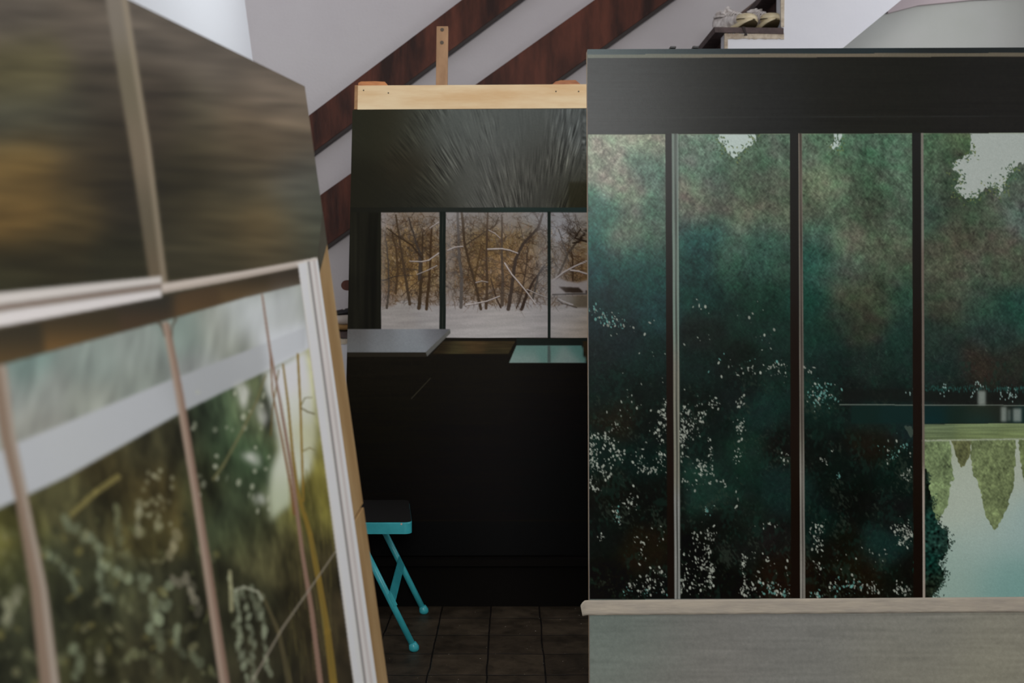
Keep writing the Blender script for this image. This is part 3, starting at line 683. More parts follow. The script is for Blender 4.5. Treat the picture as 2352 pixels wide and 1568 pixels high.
# masking tape with a curled end that sticks out past the edge
bm = bmesh.new(); rows = 7; rt = random.Random(4)
xs = [1334, 1338, 1343, 1348, 1353]+[1353+8*i for i in range(1, 169)]
gridv = []
for i, x in enumerate(xs):
    colv = []
    top = 1378-(x-1350)*.0078; bot = 1412.5-(x-1350)*.0072
    if i == 0: top, bot = 1389, 1393
    if i == 1: top, bot = 1383, 1414
    if i == 2: top, bot = 1378.5, 1413.5
    for j in range(rows):
        t = j/(rows-1); y = top+(bot-top)*t
        curl = .012*max(0, (1350-x)/16)**1.5
        wr = .0006+.0005*math.sin(x*.05+j)*math.sin(x*.013+j*1.7)+rt.uniform(0, .0003)
        colv.append(bm.verts.new(P(x, y, YRt-.0012-wr+(-curl))))
    gridv.append(colv)
for a, c_ in zip(gridv, gridv[1:]):
    for j in range(rows-1): bm.faces.new((a[j], a[j+1], c_[j+1], c_[j]))
tp = obj('masking_tape', bm, M_tape, None, smooth=True); rel(tp, lake)
md = tp.modifiers.new('s', 'SOLIDIFY'); md.thickness = .0004; md.offset = 1
tp['label'] = 'strip of cream masking tape with a loose curled end'
# black clips on the top edge
for x, w, lab in ((1546, 13, 'flat black clip on the top edge of the lake painting, farther from the shoes'), (1598, 13, 'black clip with raised lever on the lake painting, nearer the shoes')):
    q = P(x, 112.2-(x-1350)*.0038, YRt); g = thing('clip', lab, 'clip', q)
    ww = w/2*pxm
    bm = bmesh.new(); add_box(bm, (-ww, -.004, .001), (ww, .04, .006)); obj('clip_body', bm, M_black, g, bevel=.001)
    bm = bmesh.new(); add_tube(bm, [(-ww*.6, .012, .005), (-ww*.7, .016, .009 if x > 1570 else .006), (0, .02, .011 if x > 1570 else .007), (ww*.3, .012, .005)], .0012, 8); obj('lever', bm, M_black, g, smooth=True)

# ------------------------------------------------------------------ MIDDLE: snow painting on an easel
def mid_raster():
    R = Raster(790, 240, 1640, 1300, 1.3, 23)
    rr = R.py
    R.a = R.field([(830,300,42,42,32),(900,300,46,44,33),(830,420,34,33,25),(940,380,44,40,30),(960,300,62,64,56),(1020,300,84,88,84),(1100,290,88,92,88),(1200,290,84,88,85),(1320,300,82,86,84),(1040,380,76,78,72),(1000,440,50,50,42),(1080,420,80,81,76),(1180,420,78,78,72),(1280,380,70,70,64),(1120,350,84,86,82),(1230,340,72,73,68),(1330,400,74,76,70),(1240,460,66,66,60),(1335,450,44,42,28),(940,460,34,34,27),(1500,350,70,72,68)], 38)  # upper greys painted lighter for the sheen on the brushwork
    ang = np.arctan2(R.X-1225, 690-R.Y); rad = np.hypot(R.X-1225, R.Y-690)
    st = np.zeros_like(R.X)
    for fr, am, rc in ((1040, 1, 30), (1900, 1.1, 20), (620, .3, 50)):
        G = np.random.default_rng(fr).standard_normal((fr, 64)).astype(np.float32)
        t = (ang+PI)/(2*PI)*fr; i = t.astype(int) % fr; f = t-np.floor(t); j = (i+1) % fr
        off = np.random.default_rng(fr+1).uniform(0, 10, fr)
        def lk(k):
            q = rad/rc+off[k]; a0 = q.astype(int); h = q-a0; h = h*h*(3-2*h); return G[k, a0 % 64]*(1-h)+G[k, (a0+1) % 64]*h
        st += am*(lk(i)*(1-f)+lk(j)*f)
    mod = R.noise(16, 40, 40)*.5+.8
    wgt = np.clip((R.X-860)/140, .12, 1)
    R.a *= (1+.12*st*mod*wgt)[..., None]
    R.put(R.blur(((R.X > 1306) & (R.Y > 418) & (R.Y < 480)).astype(np.float32), 3), (44, 42, 28), .75)
    # posts and the darkness of the painted room
    R.put(R.Y > 476, (30, 30, 24))
    R.put((R.Y > 476) & (R.Y < 488), R.field([(870,480,28,28,22),(1000,482,36,40,36),(1250,482,38,50,46),(1345,482,40,54,52)], 60))
    cur = R.field([(820,560,32,31,24),(860,560,22,22,16),(820,700,28,27,21),(865,700,20,20,15)], 30)
    cur *= (1+.12*R.noise(2.5, 60))[..., None]
    R.put((R.X < 876) & (R.Y > 488), cur)
    # the winter wood
    pane = (R.X > 875) & (R.Y > 487.5) & (R.Y < 776)
    wood = R.field([(885,500,138,128,120),(940,500,126,114,100),(1000,500,128,118,108),(890,560,112,94,68),(940,560,126,102,66),(995,560,116,96,68),(890,620,120,98,62),(940,640,142,114,70),(990,640,124,104,70),(890,670,120,98,76),(950,680,140,116,84),(1000,680,130,116,100),
        (1040,500,140,136,132),(1090,500,126,120,114),(1160,500,132,124,116),(1240,500,142,140,138),(1040,560,122,110,96),(1100,550,116,96,62),(1160,560,122,98,62),(1220,550,124,110,86),(1040,620,118,104,88),(1100,620,128,104,70),(1160,620,136,110,80),(1220,600,140,114,86),(1250,600,132,128,122),(1050,670,118,108,98),(1120,670,132,108,74),(1200,670,128,108,84),(1250,680,140,136,132),
        (1280,500,152,152,154),(1300,530,164,166,172),(1340,510,150,144,132),(1335,560,128,112,84),(1280,600,138,132,124),(1330,600,132,108,80),(1280,660,136,130,122),(1340,640,108,84,54)], 22)
    R.put(pane, wood)
    snow = R.field([(900,700,150,145,140),(900,740,160,154,150),(1000,720,150,146,144),(1060,720,156,150,148),(1150,725,158,153,150),(1250,730,160,156,155),(1060,765,166,162,160),(1150,765,168,164,162),(1250,765,166,162,160),(1300,720,158,154,152),(1300,765,168,160,152),(1345,765,162,150,134)], 26)
    sn = np.clip((R.Y-(696+5*np.sin(R.X*.045)+R.noise(14, 6)*3))/10+.5, 0, 1)
    far = np.clip((R.Y-(668+R.noise(12, 6)*5))/20, 0, .65)
    R.put(pane*far, (140, 130, 122)); R.put(pane*sn, snow)
    R.a *= np.where(pane, 1+.025*R.noise(18, 2)*sn, 1)[..., None]
    keep = R.a.copy()
    cols = [(52,37,24),(68,48,28),(46,36,27),(78,58,40),(88,62,36),(62,52,46)]
    def twig(x, y, a, L, w, col, al, dep=0):
        n = 5; pts = [(x, y)]
        if y > 700: return
        for i in range(n):
            a += rr.gauss(0, .22); x += math.cos(a)*L/n; y += math.sin(a)*L/n; pts.append((x, y))
            if dep < 2 and rr.random() < .55: twig(x, y, a+rr.choice((-1, 1))*rr.uniform(.4, 1.0), L*rr.uniform(.35, .6), w*.6, col, al, dep+1)
        R.path(pts, w, w*.4, col, al)
    spans = ((878, 1008), (1025, 1256), (1267, 1350))
    for i in range(700):
        s = rr.choices(spans, (1.4, 2.4, .8))[0]
        x, y = rr.uniform(*s), rr.uniform(520, 680)
        R.path([(x, y), (x+rr.gauss(0, 5), y-rr.uniform(4, 12))], 1.6, .8, rr.choice([(176,150,112),(170,160,150),(150,116,100),(182,150,96)]), .6)
    for i in range(1250):
        s = rr.choices(spans, (1.4, 2.4, .8))[0]
        x, y = rr.uniform(*s), rr.uniform(495, 700)
        bright = y < 540
        twig(x, y, rr.uniform(0, 2*PI), rr.uniform(10, 36), rr.uniform(.6, 1.25), rr.choice(cols) if not bright else rr.choice(cols+[(112,106,100), (104,98,94)]), rr.uniform(.45, .85))
    def trunk(pts, w0, w1, col, al=.92):
        w0 *= .86; w1 *= .8; col = tuple(c*.74 for c in col)
        q = [];
        for (xa, ya), (xb, yb) in zip(pts, pts[1:]):
            for k in range(6): q.append((xa+(xb-xa)*k/6+rr.gauss(0, .4), ya+(yb-ya)*k/6))
        q.append(pts[-1]); R.path(q, w0, w1, col, al)
        for x, y in q[2:-3:2]:
            if y < 680: twig(x, y, -PI/2+rr.choice((-1, 1))*rr.uniform(.4, 1.3), rr.uniform(18, 50), 1.6, col, .8)
    T = lambda c, s=1: [(870+c[i]/4.356, 480+c[i+1]/4.356) for i in range(0, len(c), 2)]
    trunk(T([405,990,425,700,440,230]), 10, 4, (82,64,44)); trunk(T([408,700,420,460,385,370,300,90]), 9, 4, (84,74,66))
    trunk(T([475,1000,505,700,520,400,530,200]), 8, 5, (84,62,40)); trunk(T([310,950,260,640,225,400,170,60]), 8, 5, (92,74,56))
    trunk(T([170,840,190,600,175,400,120,200]), 7, 4, (98,76,52)); trunk(T([80,990,100,820,95,500,60,250]), 6, 3, (96,84,72))
    trunk(T([440,500,330,360,200,280,80,190]), 5, 3, (74,58,42))
    trunk(T([820,980,830,700,800,400,790,40]), 9, 7, (112,104,98)); trunk(T([1020,1000,980,800,900,520,860,350,830,40]), 7, 7, (86,68,50))
    trunk(T([1075,990,1085,700,1075,450,1090,40]), 8, 5, (94,74,56)); trunk(T([1235,960,1240,700,1230,450,1235,80]), 9, 5, (104,88,74))
    trunk(T([1295,1000,1330,800,1370,500,1440,350,1600,180,1640,50]), 10, 6, (84,70,60)); trunk(T([1430,1000,1480,850,1560,700,1640,600]), 9, 4, (72,56,46))
    trunk(T([1220,985,1170,880,1120,700]), 5, 3, (82,64,50)); trunk(T([1380,990,1430,850,1480,560,1490,380]), 4, 3, (88,70,56))
    trunk(T([960,700,1000,500,1020,350]), 5, 3, (104,80,50))
    trunk(T([1660,560,1600,640,1540,900]), 3, 5, (84,76,70)); trunk(T([870,360,1060,230,1160,170,1200,80]), 4, 3, (88,72,56))
    trunk(T([1780,700,1900,430,2000,310,2091,200]), 6, 5, (98,84,70)); trunk(T([2091,330,1960,290,2020,200]), 5, 4, (62,48,36))
    trunk(T([1940,720,1940,500,1930,430]), 5, 4, (86,64,44)); trunk(T([2091,200,2000,330,1940,340]), 5, 4, (58,44,32))
    trunk(T([1900,520,1820,270,1800,200]), 3, 3, (104,96,88))
    def snowy(c, w):
        p = T(c); R.path([(x, y+1.3) for x, y in p], w*.9, w*.8, (66,54,46), .9); R.path(p, w, w*.8, (184,176,172), .95)
    snowy([600,440,500,510,430,525,310,520], 2.4); snowy([690,410,760,380,840,372], 2.4); snowy([1090,400,1230,395,1310,410,1390,440], 2.8)
    snowy([1260,540,1330,650,1400,730,1490,840,1570,950], 3.0); snowy([600,130,510,190], 1.8); snowy([870,960,960,945,1080,920,1210,870], 2.6)
    snowy([580,565,490,610,380,655], 1.6); snowy([970,735,1030,718,1090,730], 1.6); snowy([1740,715,1850,630,1960,570,2091,515], 3.4)
    snowy([1920,610,2000,620,2091,650], 3.6); snowy([1480,800,1590,850,1700,890], 1.6); snowy([1100,210,1160,240,1215,290], 1.6)
    R.path(T([40,715,160,675,270,660,340,665]), 2.6, 1.6, (52,44,38), .9)
    R.path(T([230,870,330,770,440,690,520,660]), 2.0, 1.4, (60,46,34), .9)
    # frozen stream at the right
    R.put(R.soft(T([1720,700,1800,690,1880,720,1990,735,2120,700,2400,700,2400,860,1720,860]), 2)*pane, (158, 152, 150), .9)
    R.put(R.soft(T([1800,775,1880,780,2000,785,2050,830,2040,838,1870,835]), 1.2)*pane, (52, 42, 34))
    R.put(R.soft(T([2060,830,2110,790,2300,780,2300,840,2060,840]), 1.2)*pane, (50, 42, 36))
    R.path(T([1740,855,1900,850,2091,848,2300,848]), 3.0, 3.0, (60,56,52), .85)
    R.put(R.soft(T([1800,870,2400,866,2400,985,1960,985,1880,930]), 2.0)*pane, R.field([(1300,685,128,122,114),(1340,685,104,94,80),(1340,700,96,86,70)], 14))
    R.path(T([1790,910,1840,945,1930,970,1980,985]), 2.5, 2, (66,60,54), .85)
    R.path(T([1800,895,1850,925,1940,955]), 3, 3, (172,166,164), .9)
    R.a = np.where(pane[..., None], R.a, keep)
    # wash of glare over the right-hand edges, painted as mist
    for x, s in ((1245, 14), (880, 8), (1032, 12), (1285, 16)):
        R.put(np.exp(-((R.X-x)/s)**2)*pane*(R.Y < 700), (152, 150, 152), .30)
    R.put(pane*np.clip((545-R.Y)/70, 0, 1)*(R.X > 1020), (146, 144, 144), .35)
    # window bars
    for x0, x1, c in ((1009.5, 1023.5, (24, 30, 26)), (1258, 1265, (26, 34, 30))):
        R.put((R.X > x0) & (R.X < x1) & (R.Y > 486) & (R.Y < 777), c)
    R.put((R.X > 1015.8) & (R.X < 1017) & (R.Y > 486) & (R.Y < 757), (52, 54, 48))
    # below the window
    low = R.field([(850,830,24,21,15),(1100,850,21,18,12),(1300,860,18,15,10),(850,1000,19,17,11),(1100,1000,15,13,8),(1300,1000,13,11,7),(1100,1150,15,13,9),(900,1170,16,14,9),(1300,1170,11,9,6)], 80)
    low *= (1+.05*R.noise(30, .8)+.03*R.noise(1.5))[..., None]
    R.put(R.Y > 775.5, low)
    R.put(R.Y > 1195, (9, 7, 5)); R.put((R.Y > 1194) & (R.Y < 1196), (20, 17, 12))
    R.put(R.poly([(1186,777),(1700,777),(1700,794),(1186,794)]), (26, 32, 28))
    brn = R.field([(1010,790,40,32,20),(1080,790,66,52,32),(1150,790,56,44,26),(1050,810,64,58,36),(1150,808,50,46,30)], 16)*(1+.06*R.noise(12, 1))[..., None]
    R.put(R.soft([(1018,783),(1184,783),(1168,812),(993,812)], .6), brn)
    R.put(R.soft([(1337,783),(1700,783),(1700,830),(1345,830)], .6), (48, 38, 24))
    tealm = R.field([(1200,796,96,128,120),(1260,796,98,132,124),(1330,796,84,124,116),(1200,825,122,142,136),(1300,825,124,144,138)], 14)
    R.put(R.soft([(1186,793),(1336,793),(1345,833),(1169,833)], .6), tealm)
    R.put(R.soft([(1258,794),(1264,794),(1265,832),(1258,832)], .8), (78, 92, 88))
    tb = R.field([(820,765,96,94,92),(870,775,118,120,122),(820,800,110,112,112),(880,800,132,136,138),(940,775,136,140,144),(950,800,134,140,144),(1000,770,120,122,126),(1025,758,84,84,86)], 20)
    R.put(R.soft([(780,755.5),(1034,755.5),(980,809),(780,809)], .6), tb)
    R.put(R.soft([(1034,755.5),(1034.5,765),(981,819),(977,809)], .5), (92, 92, 88))
    R.put(R.soft([(780,809),(978,809),(980,819),(780,819)], .5), (40, 36, 28))
    R.path([(945, 915), (989, 868)], 2.2, 1.6, (62, 58, 46), .8)
    R.put(R.blur(((abs(R.X-(945)) < .7) & (R.Y > 820) & (R.Y < 915)).astype(np.float32), .6), (30, 27, 20), .6)
    R.a *= (1+.012*R.noise(.8))[..., None]
    return R
E_MID = 0.78
YM = 4.55
lean = math.radians(6.0)
Om = P(809.5, 252.5, YM+.115)
Um = Vector((1, 0, .006)).normalized(); Vm = Vector((-.006, -math.sin(lean), -math.cos(lean))).normalized()
nm = Um.cross(Vm).normalized()
if nm.y < 0: nm = -nm
def on_plane(px, py, O, n):
    d = Vector(((px-W/2)/F, 1, -(py-HY)/F)); c0 = Vector((0, 0, EYE))
    t = (O-c0).dot(n)/d.dot(n); return c0+d*t
br_ = on_plane(820, 1277, Om, nm); LVm = (br_-Om).dot(Vm); LUm = 1.50
snowp = thing('snow_painting', 'painting of a dark room whose window shows a snowy brown wood, standing on the easel', 'painting', (Om.x, Om.y, br_.z))
pm = YM/F
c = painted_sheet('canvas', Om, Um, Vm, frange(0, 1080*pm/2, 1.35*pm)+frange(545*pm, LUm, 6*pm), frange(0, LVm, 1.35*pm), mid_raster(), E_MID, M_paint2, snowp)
c['label'] = 'painted front of the snow canvas'
slab('canvas_wrap', Om, Um, Vm, LUm, LVm, nm, .0008, .030, M_darkedge, snowp)
for a in (0, LUm-.05): slab('stretcher_bar', Om+Um*a, Um, Vm, .05, LVm, nm, .0305, .045, M_pine, snowp)

# pale board resting on the top edge of the canvas, held by the easel
brd = thing('pine_board', 'pale pine board lying along the top edge of the snow painting', 'board', Om-Vm*.001)
Ob = on_plane(815, 196.5, Om+nm*.012, nm); Lb = (on_plane(815, 251.5, Om+nm*.012, nm)-Ob).dot(Vm)
Lb = min(Lb, (Om-Ob).dot(Vm)-.002)
pl_ = slab('plank', Ob+Um*.014, Um, Vm, 1.18, Lb, nm, 0, .022, M_pine, brd)
e = slab('end_strip', Ob-Vm*.001, Um, Vm, .0137, Lb, nm, -.002, .024, M_pine_end, brd); e['label'] = 'darker end strip of the board'
for px, py in ((835, 207.5), (892, 213.5), (1277, 210), (1329, 210)):
    bm = bmesh.new(); q = on_plane(px, py, Ob, nm); add_tube(bm, [q-nm*.0012, q+nm*.002], .0032, 10)
    sub(obj('nail', bm, M_railedge), pl_)

# easel: holed mast, two brackets, crossbar, legs, tray
ez = thing('studio_easel', 'wooden easel carrying the snow painting, its holed post rising above the canvas', 'easel', (P(1016, 0, 4.75).x, 4.75, 0))
ml = lambda px, py: on_plane(px, py, Om+nm*.062, nm)
top = ml(1016, 60); bot_len = (top.z-.26)/(-Vm.z)
wm_ = .0262
bm = bmesh.new()
a0, a1 = top-Um*wm_, top+Um*wm_
bb0, bb1 = a0+Vm*(bot_len-.02), a1+Vm*(bot_len-.02)
add_prism(bm, [a0, a1, bb1, bb0], [v+nm*.03 for v in (a0, a1, bb1, bb0)])
mast_ = rel(obj('mast', bm, M_mast, bevel=.003), ez)
for px, py in ((1015.5, 68.5), (1015, 98)):
    q = on_plane(px, py, top, nm); bm = bmesh.new(); add_tube(bm, [q-nm*.003, q+nm*.002], .0085, 18)
    sub(obj('bolt', bm, M_hole, bevel=.0), mast_)['label'] = 'dark bolt in the easel post'
for pts in ([(822,199),(823,190),(829,187),(862,186.5),(884,187.5),(893,198),(893,202),(822,202)], [(1262,199),(1276,187),(1288,184),(1322,183.5),(1338,197),(1338,202),(1262,202)]):
    f = [on_plane(x, y, Ob+nm*.028, nm) for x, y in pts]
    bm = bmesh.new(); add_prism(bm, f, [v+nm*.035 for v in f]); rel(obj('bracket', bm, M_orange, bevel=.002), ez)['label'] = 'orange varnished end of the easel bracket'
q0 = on_plane(840, 236, Ob+nm*.028, nm); q1 = on_plane(1322, 236, Ob+nm*.028, nm)
bm = bmesh.new(); add_prism(bm, [q0, q1, q1+Vm*.06, q0+Vm*.06], [v+nm*.02 for v in (q0, q1, q1+Vm*.06, q0+Vm*.06)])
rel(obj('crossbar', bm, M_orange), ez)
bot = br_
tray = [Vector((Om.x+.02, bot.y-.04, bot.z-.032)), Vector((Om.x+1.3, bot.y-.04, bot.z-.032)), Vector((Om.x+1.3, bot.y-.04, bot.z-.004)), Vector((Om.x+.02, bot.y-.04, bot.z-.004))]
M_tray_shade = mat('dark_tray_and_shade', C8(13, 11, 9), .8, .05)
bm = bmesh.new(); add_prism(bm, tray, [v+Vector((0, .16, 0)) for v in tray]); rel(obj('tray', bm, M_tray_shade), ez)['label'] = 'dark tray under the canvas'
box('shade_panel', (Om.x-.02, bot.y+.005, .0), (Om.x+1.34, bot.y+.03, bot.z-.033), M_tray_shade, ez)['label'] = 'near black panel standing in for shade below the tray'  # dark sheet added for the shade on the floor under the easel
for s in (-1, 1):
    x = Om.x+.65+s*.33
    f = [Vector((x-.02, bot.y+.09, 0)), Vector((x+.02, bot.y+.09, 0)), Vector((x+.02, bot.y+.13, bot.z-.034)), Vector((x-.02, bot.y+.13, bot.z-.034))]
    bm = bmesh.new(); add_prism(bm, f, [v+Vector((0, .03, 0)) for v in f]); rel(obj('leg', bm, M_tray_shade), ez)
zc = ml(1016, 500)
tube('leg', [zc+nm*.05, Vector((zc.x, 5.15, .01))], .016, M_tray_shade, ez)

# ------------------------------------------------------------------ CHAIR: teal folding chair
ch = thing('folding_chair', 'teal metal folding chair half hidden behind the leaning greenhouse painting', 'chair', (-.58, 4.15, 0))
YN, YF = 3.93, 4.37
legx = lambda z: -.362-.5*z
for Y in (YN, YF):
    bm = bmesh.new(); add_tube(bm, [(legx(.022), Y, .022), (legx(.2), Y, .2), (legx(.432), Y, .432)], .0122, 16)
    lg = rel(obj('leg', bm, M_teal, smooth=True), ch)
    bm = bmesh.new(); x = legx(.022)+.006
    add_tube(bm, [(x, Y, 0.0), (x, Y, .006), (x-.002, Y, .015), (x-.006, Y, .026), (x-.008, Y, .032)], [.012, .018, .0195, .016, .0135], 18)
    sub(obj('foot_cap', bm, M_teal, smooth=True), lg)
    yy = Y+(.03 if Y == YN else -.03)
    bm = bmesh.new(); add_tube(bm, [(-.74, yy, .40), (-.77, yy, .52), (-.845, yy, .80), (-.85, yy, .84)], .0115, 14); rel(obj('back_post', bm, M_teal, smooth=True), ch)
    bm = bmesh.new(); add_tube(bm, [(-.99, yy, .012), (-.80, yy, .22), (-.60, yy, .42)], .0115, 14); rel(obj('leg', bm, M_teal, smooth=True), ch)
def flatbar(name, a, b_, w, t):
    a, b_ = Vector(a), Vector(b_); d = (b_-a).normalized(); s = Vector((-.447, 0, .894)); nn = d.cross(s)
    f = [a-s*w, a+s*w, b_+s*w, b_-s*w]
    bm = bmesh.new(); add_prism(bm, [v-nn*t for v in f], [v+nn*t for v in f]); return rel(obj(name, bm, M_teal), ch)
flatbar('crossbar', (legx(.20)+.013, YN-.006, .206), (legx(.225)+.013, YF, .222), .022, .002)
# welded tab on the near leg
c0 = Vector((legx(.198)+.014, YN-.014, .198)); s = Vector((-.447, 0, .894)); t_ = Vector((.894, 0, .447))
f = [c0-s*.026-t_*.007, c0+s*.026-t_*.007, c0+s*.026+t_*.007, c0-s*.026+t_*.007]
bm = bmesh.new(); add_prism(bm, f, [v+Vector((0, .004, 0)) for v in f]); rel(obj('tab', bm, M_teal, bevel=.0012), ch)
bm = bmesh.new(); add_tube(bm, [(-.98, 3.96, .05), (-.98, 4.34, .05)], .008, 10); rel(obj('crossbar', bm, M_teal, smooth=True), ch)
# seat rim (a rounded rectangle bent from channel) and the dark seat panel sunk in it
zs0, zs1 = .434, .478
x0, x1, y0, y1 = -.80, -.378, 3.955, 4.345; rc = .03
pts = []
for cx, cy, a in ((x1-rc, y0+rc, -PI/2), (x1-rc, y1-rc, 0), (x0+rc, y1-rc, PI/2), (x0+rc, y0+rc, PI)):
    for k in range(7):
        t = a+PI/2*k/6; qx, qy = cx+rc*math.cos(t), cy+rc*math.sin(t)
        pts.append((qx-(.050*(qy-y0)/(y1-y0) if cx > -.6 else 0), qy, math.cos(t), math.sin(t)))
bm = bmesh.new(); n = len(pts); rings = []
for x, y, nx_, ny_ in pts:
    rings.append([bm.verts.new(v) for v in ((x, y, zs0), (x, y, zs1-.005), (x-nx_*.004, y-ny_*.004, zs1), (x-nx_*.010, y-ny_*.010, zs1), (x-nx_*.012, y-ny_*.012, zs1-.004), (x-nx_*.012, y-ny_*.012, zs0))])
for i in range(n):
    a, b_ = rings[i], rings[(i+1) % n]
    for k in range(6): bm.faces.new((a[k], a[(k+1) % 6], b_[(k+1) % 6], b_[k]))
rel(obj('seat_rim', bm, M_teal), ch)
bm = bmesh.new(); f = [Vector((x-nx_*.0015, y-ny_*.0015, zs1+.003)) for x, y, nx_, ny_ in pts]
add_prism(bm, f, [v-Vector((0, 0, .0025)) for v in f]); rel(obj('seat', bm, M_seatpad), ch)['label'] = 'dark seat panel'
bm = bmesh.new(); add_box(bm, (-.87, YN+.005, .66), (-.845, YF-.005, .83), Matrix.Identity(4)); o = rel(obj('backrest', bm, M_teal, bevel=.006), ch)
q = P(922, 1203, 3.953); bm = bmesh.new(); add_tube(bm, [q+Vector((0, -.0015, 0)), q+Vector((0, .002, 0))], .004, 10); rel(obj('paint_fleck', bm, M_shoewhite), ch)['label'] = 'white paint fleck on the seat rim'

# ------------------------------------------------------------------ LEFT: greenhouse painting leaning in the foreground
def left_raster():
    R = Raster(-760, -420, 910, 2500, .7, 5)
    rr = R.py
    R.a = R.field([(50,40,82,75,66),(200,50,84,76,66),(80,170,80,74,52),(60,160,84,78,52),(150,280,56,54,44),(60,270,60,60,50),(80,370,110,88,48),(40,440,94,76,44),(60,500,98,76,40),(170,480,72,60,36),(170,380,66,56,38),(240,400,48,42,30),(290,450,40,36,28),(280,600,42,40,28),(100,580,46,42,28),(50,640,44,42,28),(240,200,60,54,44),(260,320,48,42,32),
        (320,60,92,84,74),(400,100,90,82,72),(350,200,66,58,48),(380,280,56,48,38),(500,180,90,82,72),(620,220,108,97,84),(690,240,112,100,86),(450,260,78,72,56),(550,280,100,86,68),(660,300,118,102,80),(440,350,58,52,36),(600,350,92,78,58),(540,350,70,62,46),(560,430,66,62,48),(680,400,84,82,74),(700,460,78,80,70),(500,500,74,66,46),(600,520,92,76,48),(620,545,98,84,58),(710,540,72,74,62),(430,590,56,52,38),(540,590,56,52,38),(640,575,62,58,46),(420,430,44,40,28),(-200,200,80,70,52),(-300,500,90,70,40),(-500,100,80,72,60)], 46)
    R.a *= (1+.05*R.noise(30, 5, 3)+.04*R.noise(60, 12, 2))[..., None]
    def quad(a, c, col, e=1.5, al=1.0):
        R.put(R.soft(list(a)+list(c)[::-1], e), col, al)
    ext = lambda xa, ya, xb, yb, x: ya+(x-xa)*(yb-ya)/(xb-xa)
    # roof beam
    bcol = R.field([(270,20,118,110,98),(300,200,104,96,78),(320,350,112,100,82),(340,500,92,84,68),(365,640,98,86,68)], 60)
    quad([(205,-300),(243,0),(297,330),(345,655)], [(262,-300),(293,0),(345,330),(386,655)], bcol, 3)
    quad([(245,-300),(279,0),(335,340),(372,655)], [(260,-300),(292,0),(346,340),(384,655)], (142, 130, 110), 2.5, .7)
    # cross rail: two white fillets on the left, one on the right, then a dark bronze band
    L0 = lambda x, y0, y1: y0+(x)*(y1-y0)/380.0
    for y0, y1, z0, z1, col in ((672,633,700,650,(198,192,186)),(700,650,716,662,(132,118,108)),(716,662,752,682,(208,203,200)),(750,682,768,694,(70,60,46))):
        quad([(-760, L0(-760,y0,y1)),(372, L0(372,y0,y1))], [(-760, L0(-760,z0,z1)),(372, L0(372,z0,z1))], col, 2)
    quad([(372,650),(560,622),(742,588)], [(372,674),(560,640),(742,604)], (176, 164, 152), 1.5)
    quad([(372,656),(742,591)], [(372,664),(742,598)], (206, 196, 186), 1.5, .7)
    brz = R.field([(0,790,48,44,34),(0,815,92,72,44),(200,760,52,46,34),(200,785,116,86,48),(350,700,44,42,36),(350,735,72,56,40),(450,690,60,50,38),(450,705,104,78,48),(560,640,50,44,34),(560,675,96,76,50),(680,620,44,40,34),(680,645,86,72,56),(-400,850,60,50,36)], 22)
    quad([(-760, L0(-760,756,686)),(0,756),(372,682),(560,640),(742,604)], [(-760, 1010),(0,838),(372,738),(560,684),(742,640)], brz, 2)
    # glasshouse glass
    glass = R.field([(0,900,140,146,138),(100,900,146,152,142),(60,850,112,140,130),(200,840,128,142,132),(200,920,140,146,132),(330,800,138,150,140),(330,880,134,144,132),(420,770,128,148,136),(450,850,146,152,146),(500,760,150,156,142),(560,740,178,186,182),(560,800,146,152,136),(620,700,168,176,168),(660,740,150,156,138),(640,800,200,204,208),(690,790,206,208,212),(100,980,142,144,132),(-300,1000,140,146,138)], 30)
    g = glass.mean(-1, keepdims=True); glass = (g+(glass-g)*.7)*(1+.035*R.noise(6, 20, 8)+.035*R.noise(16, 26, 8))[..., None]
    R.put(R.soft([(-760,1010),(0,838),(372,738),(560,684),(742,640),(900,640),(900,1700),(-760,1700)], 1.5), glass)
    R.put(R.soft([(560,700),(690,660),(705,800),(690,820),(620,862),(585,800)], 16), (206, 210, 212), .6)
    # pale gutter
    up = [(-760,1370),(0,1034),(36,1018),(383,875),(556,809),(700,752)]; lo = [(-760,1510),(0,1166),(153,1095),(423,944),(612,852),(700,806)]
    quad(up, lo, R.field([(20,1100,170,173,175),(200,1010,172,175,176),(300,980,172,175,177),(500,870,162,165,166),(600,820,172,175,176)], 50), 2)
    R.put(R.soft([(600,770),(700,740),(706,815),(620,862)], 9), (212, 216, 220), .6)
    # garden
    G = R.field([(20,1230,74,72,38),(60,1300,52,54,34),(150,1150,64,62,40),(250,1090,62,56,34),(330,1040,52,50,34),(400,1000,54,52,36),(200,1200,72,70,46),(300,1200,58,54,32),(350,1120,66,58,34),(480,950,62,76,56),(520,1020,52,66,46),(560,1060,56,72,50),(470,1100,48,50,32),(560,1150,60,70,50),(600,950,92,100,72),(600,1200,66,70,46),(640,1260,88,86,58),(680,1260,74,68,40),(720,1300,60,54,36),(700,1180,120,116,62),(735,1150,82,76,34),(725,1050,120,114,58),(715,960,170,168,110),(150,1300,50,52,36),(250,1350,58,60,42),(350,1400,54,54,38),(100,1450,46,48,34),(200,1500,50,50,32),(350,1530,60,58,40),(450,1450,40,40,28),(560,1400,44,44,30),(620,1500,44,42,30),(700,1450,44,40,26),(760,1450,60,52,36),(780,1540,48,42,30),(-300,1400,56,58,40),(300,1800,50,50,34)], 38)
    G = G*(1+.13*R.noise(9, 26, -8)+.10*R.noise(18, 40, -8)+.06*R.noise(3, 8, -8))[..., None]
    R.put(R.soft(lo+[(742,780),(900,780),(900,2500),(-760,2500)], 1.8), G)
    br = R.soft([(612,852),(640,838),(705,800),(720,900),(728,1010),(715,1080),(690,1110),(668,1160),(640,1180),(622,1200),(615,1140),(622,1080),(640,1030),(632,980),(622,930),(610,880)], 7)
